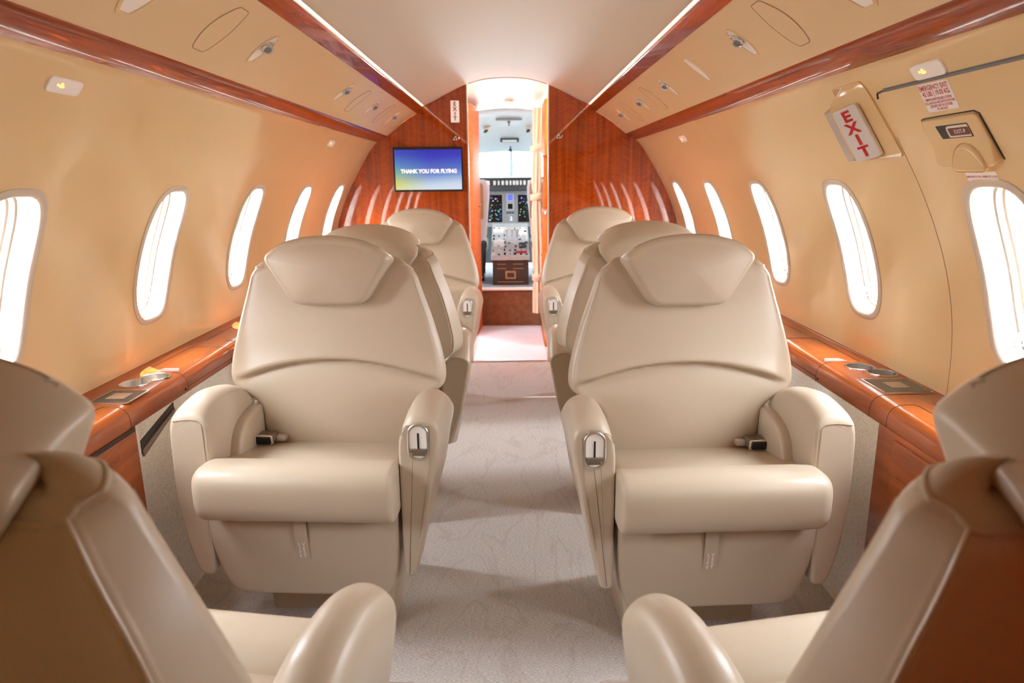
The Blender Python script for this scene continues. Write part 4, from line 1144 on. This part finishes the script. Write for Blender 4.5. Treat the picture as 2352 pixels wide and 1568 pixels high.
# overhead fittings in the cockpit roof
def roofz(x, y):
    tab = ((5.60, 1.742, .20), (5.70, 1.722, .20), (5.80, 1.735, .19), (6.1, 1.725, .20), (6.4, 1.680, .21), (6.7, 1.590, .18), (6.95, 1.465, .10))
    return interp([(a, b) for a, b, c in tab], y) - interp([(a, c) for a, b, c in tab], y)*(x/.75)**2
f = frame((.012, 6.27, roofz(0, 6.27)-.002), (1, 0, 0), (0, -.985, .17), (0, -.17, -.985))
root = thing('overhead_console', 'white half-round overhead console with a dark wedge in the cockpit roof', 'console', (.012, 6.27, roofz(0, 6.27)))
mb = MB(); pillow(mb, rpoly([(-.115, .10), (-.09, -.06), (-.04, -.12), (.04, -.12), (.09, -.06), (.115, .10)], [.01, .05, .05, .05, .05, .01], 6), -.01, .022, .008, f, nr=4); mb.build('console_shell', M['cockpit_white'], root)
mb = MB(); pillow(mb, [(-.014, .07), (-.004, -.03), (-.008, -.07), (.008, -.07), (.004, -.03), (.014, .07)], .018, .026, .001, f, nr=1); mb.build('console_wedge', M['cockpit_dark'], root)
for x, lab in ((-.188, 'dark swivel lamp in the cockpit roof, left'), (.195, 'dark swivel lamp in the cockpit roof, right')):
    z = roofz(x, 6.45)
    root = thing('swivel_lamp', lab, 'lamp', (x, 6.45, z), group='swivel lamps in the cockpit roof')
    mb = MB(); mb.tube([(x, 6.44, z+.01), (x, 6.44, z-.010), (x, 6.44, z-.016)], [.036, .034, .02], 16); mb.build('lamp_base', M['curtain'], root)
    mb = MB(); mb.tube([(x, 6.46, z-.012), (x-.01, 6.44, z-.030), (x-.02, 6.42, z-.036)], [.014, .016, .010], 12); mb.build('lamp_head', M['black'], root)
root = thing('roof_mirror', 'oblong white panel with dark ends above the windscreen', 'panel', (.015, 6.72, 1.55))
f = frame((.015, 6.74, roofz(0, 6.74)-.004), (1, 0, 0), (0, -.8, .6), (0, -.6, -.8))
mb = MB(); pillow(mb, rpoly([(-.088, -.022), (.088, -.022), (.088, .022), (-.088, .022)], .003, 3), -.006, .014, .002, f, nr=2); mb.build('panel_frame', M['cockpit_dark'], root)
mb = MB(); pillow(mb, rpoly([(-.068, -.014), (.068, -.014), (.068, .014), (-.068, .014)], .002, 3), .010, .0165, .001, f, nr=2); mb.build('panel_face', M['white_plastic'], root)
mb = MB(); c = (.022, 6.86, roofz(0, 6.86)); root = thing('standby_compass', 'small dark compass hanging above the windscreen post', 'compass', c)
mb.tube([(c[0], c[1], c[2]+.01), (c[0], c[1], c[2]-.02), (c[0], c[1], c[2]-.028), (c[0], c[1], c[2]-.045), (c[0], c[1], c[2]-.05)], [.006, .006, .016, .016, .008], 12); mb.build('compass_body', M['cockpit_dark'], root)
# glareshield and instrument panel
root = thing('instrument_panel', 'dark cockpit instrument panel with glowing displays under a black glareshield', 'panel', (0, 6.6, .8))
mb = MB(); pf = rpoly([(6.50, 1.092), (6.52, 1.215), (7.0, 1.232), (7.45, 1.19), (7.45, 1.10)], [.02, .03, .1, .02, .02], 5)
pillow(mb, pf, -.95, .95, .02, lambda a, b, d: (d, a, b), nr=3); gl = mb.build('glareshield', M['cockpit_dark'], root)
fp = frame((0, 6.497, 1.17), (1, 0, 0), (0, .15, .99), (0, -1, .15))
for k, x in enumerate((-.215, -.185, -.128, -.09, -.052, -.014, .02, .052, .082, .115, .15, .19)):
    mb = MB(); hx = .012 if k % 3 else .009
    pillow(mb, rpoly([(x-hx, -.022), (x+hx, -.022), (x+hx, .018), (x-hx, .018)], .006, 3), -.012, .006, .002, fp, nr=2); mb.build('mode_button', M['white_letter'], gl)
mb = MB(); mb.box(-.95, .95, 6.60, 6.66, .76, 1.10); fc = mb.build('panel_face', M['cockpit_grey'], root, smooth=0)
fp2 = frame((0, 6.598, 0), (1, 0, 0), (0, 0, 1), (0, -1, 0))
def disp(x0, x1, z0, z1, bits, seed):
    rnd = random.Random(seed)
    mb = MB(); pillow(mb, rpoly([(x0-.01, z0-.01), (x1+.01, z0-.01), (x1+.01, z1+.01), (x0-.01, z1+.01)], .004, 3), 0, .006, .002, fp2, nr=2); b = mb.build('display_bezel', M['cockpit_grey'], root)
    mb = MB(); pillow(mb, rpoly([(x0, z0), (x1, z0), (x1, z1), (x0, z1)], .002, 3), .003, .0072, .0005, fp2, nr=1); d = mb.build('display_glass', M['black_gloss'], b)
    cols = ['d_green', 'd_yellow', 'd_blue', 'd_white', 'd_magenta']
    for k in range(bits):
        cx, cz = x0+(x1-x0)*rnd.uniform(.1, .9), z0+(z1-z0)*rnd.uniform(.08, .92); w, h = rnd.uniform(.002, .008), rnd.uniform(.0015, .004)
        mb = MB(); mb.loft([[fp2(max(x0+.002, min(x1-.002, cx+a*w)), max(z0+.002, min(z1-.002, cz+c*h)), .0076) for a, c in ((-1, -1), (1, -1), (1, 1), (-1, 1))]], False, True)
        mb.build('display_symbol', M[cols[rnd.choice((0, 0, 0, 1, 2, 2, 3, 4))]], b, smooth=0)
for n, c in (('d_green', (.05, .6, .15)), ('d_yellow', (.8, .65, .05)), ('d_blue', (.08, .12, .8)), ('d_white', (.8, .85, .9)), ('d_magenta', (.5, .15, .6))):
    pbsdf(n, c, .4, emit=c, estr=.8)
disp(-.214, -.061, .802, 1.058, 38, 3); disp(.088, .24, .802, 1.056, 34, 5); disp(-.40, -.245, .802, 1.058, 0, 6); disp(.27, .42, .802, 1.056, 0, 8)
for z0, z1, mat in ((1.005, 1.058, 'd_blue'), (.925, .975, 'black_gloss')):
    mb = MB(); pillow(mb, rpoly([(-.022, z0-.012), (.052, z0-.012), (.052, z1+.010), (-.022, z1+.010)], .006, 3), 0, .008, .002, fp2, nr=2); b = mb.build('standby_bezel', M['cockpit_white'], root)
    mb = MB(); pillow(mb, rpoly([(-.008, z0), (.038, z0), (.038, z1), (-.008, z1)], .002, 2), .006, .0092, .0005, fp2, nr=1); mb.build('standby_display', M[mat], b)
for k in range(3):
    mb = MB(); pillow(mb, rpoly([(-.02+.025*k, .882), (0+.025*k, .882), (0+.025*k, .90), (-.02+.025*k, .90)], .003, 2), 0, .006, .001, fp2, nr=1); mb.build('push_button', M['cockpit_dark'], root)
mb = MB(); mb.tube([(.022, 6.60, .85), (.022, 6.55, .845), (.022, 6.545, .82)], [.008, .008, .012], 10); mb.build('gear_lever', M['white_letter'], root)
# centre pedestal with throttles, knobs and the brown drawer box at its aft end
root = thing('centre_pedestal', 'white centre pedestal full of switches between the pilot seats, brown box below', 'pedestal', (0, 6.2, CF))
mb = MB(); rings = [[(x, 5.86, z) for x, z in ((-.14, CF), (.168, CF), (.168, .548), (-.14, .548))], [(x, 6.1, z) for x, z in ((-.14, CF), (.168, CF), (.168, .60), (-.14, .60))]]
mb.loft(rings); bx = mb.build('drawer_box', M['cockpit_brown'], root, smooth=0)
fb = frame((.014, 5.859, .43), (1, 0, 0), (0, 0, 1), (0, -1, 0))
for z in (.095, .060, .022):
    for x0, x1 in ((-.115, -.04), (.02, .11)):
        mb = MB(); pillow(mb, rpoly([(x0, z-.003), (x1, z-.003), (x1, z+.003), (x0, z+.003)], .002, 2), -.002, .002, .0008, fb, nr=1); mb.build('louvre', M['tan_metal'], bx)
mb = MB(); pillow(mb, rpoly([(-.115, -.096), (.11, -.096), (.11, -.090), (-.115, -.090)], .002, 2), -.002, .002, .0008, fb, nr=1); mb.build('louvre', M['tan_metal'], bx)
mb = MB(); pillow(mb, rpoly([(-.046, -.068), (.046, -.068), (.046, .002), (-.046, .002)], .006, 3), -.002, .008, .002, fb, nr=2); lt = mb.build('box_latch', M['tan_metal'], bx)
mb = MB(); pillow(mb, rpoly([(-.030, -.052), (.030, -.052), (.030, -.014), (-.030, -.014)], .004, 3), .004, .0085, .0005, fb, nr=1); mb.build('latch_recess', M['cockpit_brown'], lt)
mb = MB(); rings = []
for y, z in ((5.845, .556), (6.15, .655), (6.40, .735), (6.57, .79)):
    rings.append([(x, y, z+dz) for x, dz in ((-.155, -.03), (.178, -.03), (.178, 0), (.170, .004), (-.147, .004), (-.155, 0))])
mb.loft(rings); mb.build('pedestal_top', M['cockpit_white'], root, smooth=30)
def pz(y): return interp([(5.845, .560), (6.15, .659), (6.40, .739), (6.60, .804)], y)
rnd = random.Random(11)
for j in range(8):
    y = 5.875+.078*j
    for i in range(7):
        x = -.132+.047*i+rnd.uniform(-.006, .006)
        if 6.12 < y < 6.4 and -.03 < x < .08: continue
        mb = MB(); r = rnd.choice((.006, .009, .012)); h = rnd.choice((.008, .014, .02))
        mb.tube([(x, y, pz(y)-.002), (x, y, pz(y)+h*.7), (x, y, pz(y)+h)], [r, r*.95, r*.7], 8)
        mb.build('knob', M[rnd.choice(('cockpit_dark', 'cockpit_dark', 'cockpit_grey', 'white_plastic', 'black'))], root)
for x in (-.02, .03, .075):
    mb = MB(); y = 6.25; mb.tube([(x, y, pz(y)), (x, y-.02, pz(y)+.06)], .007, 8); lv = mb.build('throttle_lever', M['brushed'], root)
    mb = MB(); mb.tube([(x-.018, y-.022, pz(y)+.068), (x+.018, y-.022, pz(y)+.068)], .013, 10); mb.build('lever_grip', M['white_plastic'], lv)
for x0, x1, y0, y1, mat in ((-.135, -.04, 6.02, 6.16, 'white_letter'), (.09, .15, 6.0, 6.1, 'cockpit_dark'), (.06, .155, 5.90, 5.925, 'red_letter'), (-.14, -.03, 6.32, 6.45, 'sign_plastic'), (.09, .165, 6.28, 6.45, 'sign_plastic')):
    mb = MB(); mb.loft([[(x, y, pz(y)+d) for x, y in ((x0, y0), (x1, y0), (x1, y1), (x0, y1))] for d in (.001, .010)]); mb.build('pedestal_module', M[mat], root, smooth=0)
# captain's seat back with sheepskin cover, left; first officer's seat, right
for s, lab in ((-1, 'pilot seat with white sheepskin cover and tan back panel, left in the cockpit'), (1, 'pilot seat with white sheepskin cover, right in the cockpit, mostly hidden by the curtain')):
    root = thing('pilot_seat', lab, 'seat', (s*.385, 6.15, CF), group='pilot seats in the cockpit')
    cx = s*.385; w = .215
    mb = MB(); rings = []
    for z, ww, y0 in ((.62, .16, 6.06), (.72, .19, 6.05), (.90, .205, 6.03), (1.05, .220, 6.01), (1.14, .222, 6.0), (1.19, .20, 6.0), (1.20, .17, 6.01)):
        rings.append([(cx+a, b, z) for a, b in rpoly([(-ww, y0), (ww, y0), (ww, y0+.13), (-ww, y0+.13)], .04, 5)])
    mb.loft(rings); mb.build('seat_back', M['sheepskin'], root)
    mb = MB(); pillow(mb, rpoly([(-.20, .86), (.17, .86), (.17, 1.17), (-.20, 1.17)], .03, 5), 0, .02, .006, frame((cx-s*-.0, 6.0, 0), (1, 0, 0), (0, 0, 1), (0, -1, 0)), nr=3); mb.build('back_panel', M['tan_metal'], root)
    for z in (1.12, 1.0, .96):
        mb = MB(); mb.tube([(cx-s*.10-s*.0, 5.982, z), (cx-s*.10, 5.974, z)], .008, 8); mb.build('panel_bolt', M['chrome'], root)
    mb = MB(); pillow(mb, rpoly([(-.19, 6.06), (.19, 6.06), (.19, 6.50), (-.19, 6.50)], .05, 6), .56, .68, .03, lambda a, b, d: (cx+a, b, d), nr=4); mb.build('seat_pan', M['sheepskin'], root)
    mb = MB(); mb.box(cx-.16, cx+.16, 6.1, 6.4, CF, .56); mb.build('seat_base', M['black'], root, smooth=0)
    mb = MB(); mb.tube([(cx-s*.16, 6.02, .62), (cx-s*.165, 5.99, .66), (cx-s*.165, 5.97, .60), (cx-s*.16, 5.97, .40)], [.03, .028, .022, .018], 10); mb.build('harness_reel', M['black'], root)
mb = MB(); mb.add([(-1.1, 7.5, CF), (1.1, 7.5, CF), (1.1, 7.5, 1.15), (-1.1, 7.5, 1.15)], [(0, 1, 2, 3)]); mb.build('wall_nose', M['cockpit_dark'], smooth=0, kind='structure')

# ------------------------------------------------------------------ carpet inserts by the close seats, wood partition at the right picture edge
for s, x, lab in ((-1, -.205, 'bound carpet insert around the base of the close left seat'), (1, .222, 'bound carpet insert around the base of the close right seat')):
    root = thing('carpet_insert', lab, 'carpet', (s*.5, 1.0, 0), group='bound carpet inserts')
    x0, x1 = s*abs(x), s*.90
    P = rpoly([(x0, .2), (x0, 1.395), (x0+s*.02, 1.42), (x1, 1.42), (x1, .2)], [0, .02, .02, 0, 0], 5)
    mb = MB(); pillow(mb, P, .0002, .003, .001, lambda a, b, d: (a, b, d), nr=3); mb.build('carpet_panel', M['carpet'], root)
    mb = MB(); mb.tube([(x0, .2, .0045), (x0, 1.39, .0045), (x0+s*.006, 1.412, .0045), (x0+s*.025, 1.42, .0045), (x0+s*.2, 1.42, .0045)], .0055, 8); mb.build('binding', M['carpet_edge'], root)
mb = MB(); pillow(mb, rpoly([(.270, 0), (1.05, 0), (1.05, 1.055), (.276, 1.055)], [.004, .004, .01, .05], 6), .262, .292, .010, lambda a, b, d: (a, d, b), nr=4)
tag(mb.build('wood_partition', M['wood_trim']), 'dark polished wood partition edge at the bottom right picture edge', 'partition')

# ------------------------------------------------------------------ daylight, camera
w = bpy.data.worlds.new('World'); SC.world = w; w.use_nodes = True
bg = w.node_tree.nodes['Background']; bg.inputs['Strength'].default_value = 45.0
N, L = w.node_tree.nodes, w.node_tree.links      # bright overcast sky above, paler apron below the horizon
tc = N.new('ShaderNodeTexCoord'); sx = N.new('ShaderNodeSeparateXYZ'); L.new(tc.outputs['Generated'], sx.inputs[0])
mr = N.new('ShaderNodeMapRange'); mr.inputs[1].default_value = -1; mr.inputs[2].default_value = 1; L.new(sx.outputs['Z'], mr.inputs[0])
cr = N.new('ShaderNodeValToRGB'); e = cr.color_ramp.elements
e[0].position = .35; e[0].color = (.42, .42, .42, 1); e[1].position = .85; e[1].color = (1.60, 1.72, 1.86, 1)
q = e.new(.5); q.color = (.82, .86, .90, 1)
L.new(mr.outputs[0], cr.inputs['Fac']); L.new(cr.outputs['Color'], bg.inputs['Color'])
w.cycles.sampling_method = 'MANUAL' if hasattr(w.cycles, 'sampling_method') else None
sun = bpy.data.lights.new('sun', 'SUN'); sun.energy = 45; sun.angle = math.radians(.6); sun.color = (1, .93, .82)
so = bpy.data.objects.new('sun', sun); COL.objects.link(so)
# sun high over the left wing, slightly ahead: it grazes the left ledge just below the windows
d = Vector((.13, -.42, -1)).normalized()
so.rotation_euler = d.to_track_quat('-Z', 'Y').to_euler()
def portal(loc, xax, yax, sx, sy):
    ld = bpy.data.lights.new('window_portal', 'AREA'); ld.shape = 'RECTANGLE'; ld.size = sx; ld.size_y = sy; ld.cycles.is_portal = True
    lo = bpy.data.objects.new('window_portal', ld); COL.objects.link(lo)
    xa, ya = Vector(xax).normalized(), Vector(yax).normalized(); za = xa.cross(ya)
    lo.matrix_world = Matrix(((xa.x, ya.x, za.x, loc[0]), (xa.y, ya.y, za.y, loc[1]), (xa.z, ya.z, za.z, loc[2]), (0, 0, 0, 1)))
portal((0, 7.42, 1.34), (1, 0, 0), (0, 0, 1), 2.2, .7)
portal((-1.11, 4.615, .71), (0, 1, 0), (0, 0, 1), .07, 1.42)

cam = bpy.data.cameras.new('camera'); cam.sensor_width = 36; cam.lens = 24; cam.clip_start = .02; cam.clip_end = 60
co = bpy.data.objects.new('camera', cam); COL.objects.link(co); SC.camera = co
TH = math.radians(13.2772); YAW = math.radians(-.06667); ROLL = math.radians(.6)
fw = Vector((math.sin(YAW)*math.cos(TH), math.cos(YAW)*math.cos(TH), -math.sin(TH))); rt = Vector((math.cos(YAW), -math.sin(YAW), 0)); up = rt.cross(fw)
Rr = rt*math.cos(ROLL)-up*math.sin(ROLL); Uu = up*math.cos(ROLL)+rt*math.sin(ROLL)
co.matrix_world = Matrix(((Rr.x, Uu.x, -fw.x, .026), (Rr.y, Uu.y, -fw.y, 0), (Rr.z, Uu.z, -fw.z, 1.19), (0, 0, 0, 1)))
cam.dof.use_dof = True; cam.dof.focus_distance = 1.9; cam.dof.aperture_fstop = 5.0

SC.view_settings.view_transform = 'Standard'; SC.view_settings.look = 'None'
SC.view_settings.gamma = 1; SC.view_settings.use_curve_mapping = False
SC.view_settings.exposure = 0.0
SC.cycles.max_bounces = 12; SC.cycles.diffuse_bounces = 8; SC.cycles.glossy_bounces = 5; SC.cycles.transparent_max_bounces = 16
SC.cycles.sample_clamp_indirect = 20; SC.cycles.caustics_reflective = False; SC.cycles.caustics_refractive = False
SC.cycles.use_denoising = True
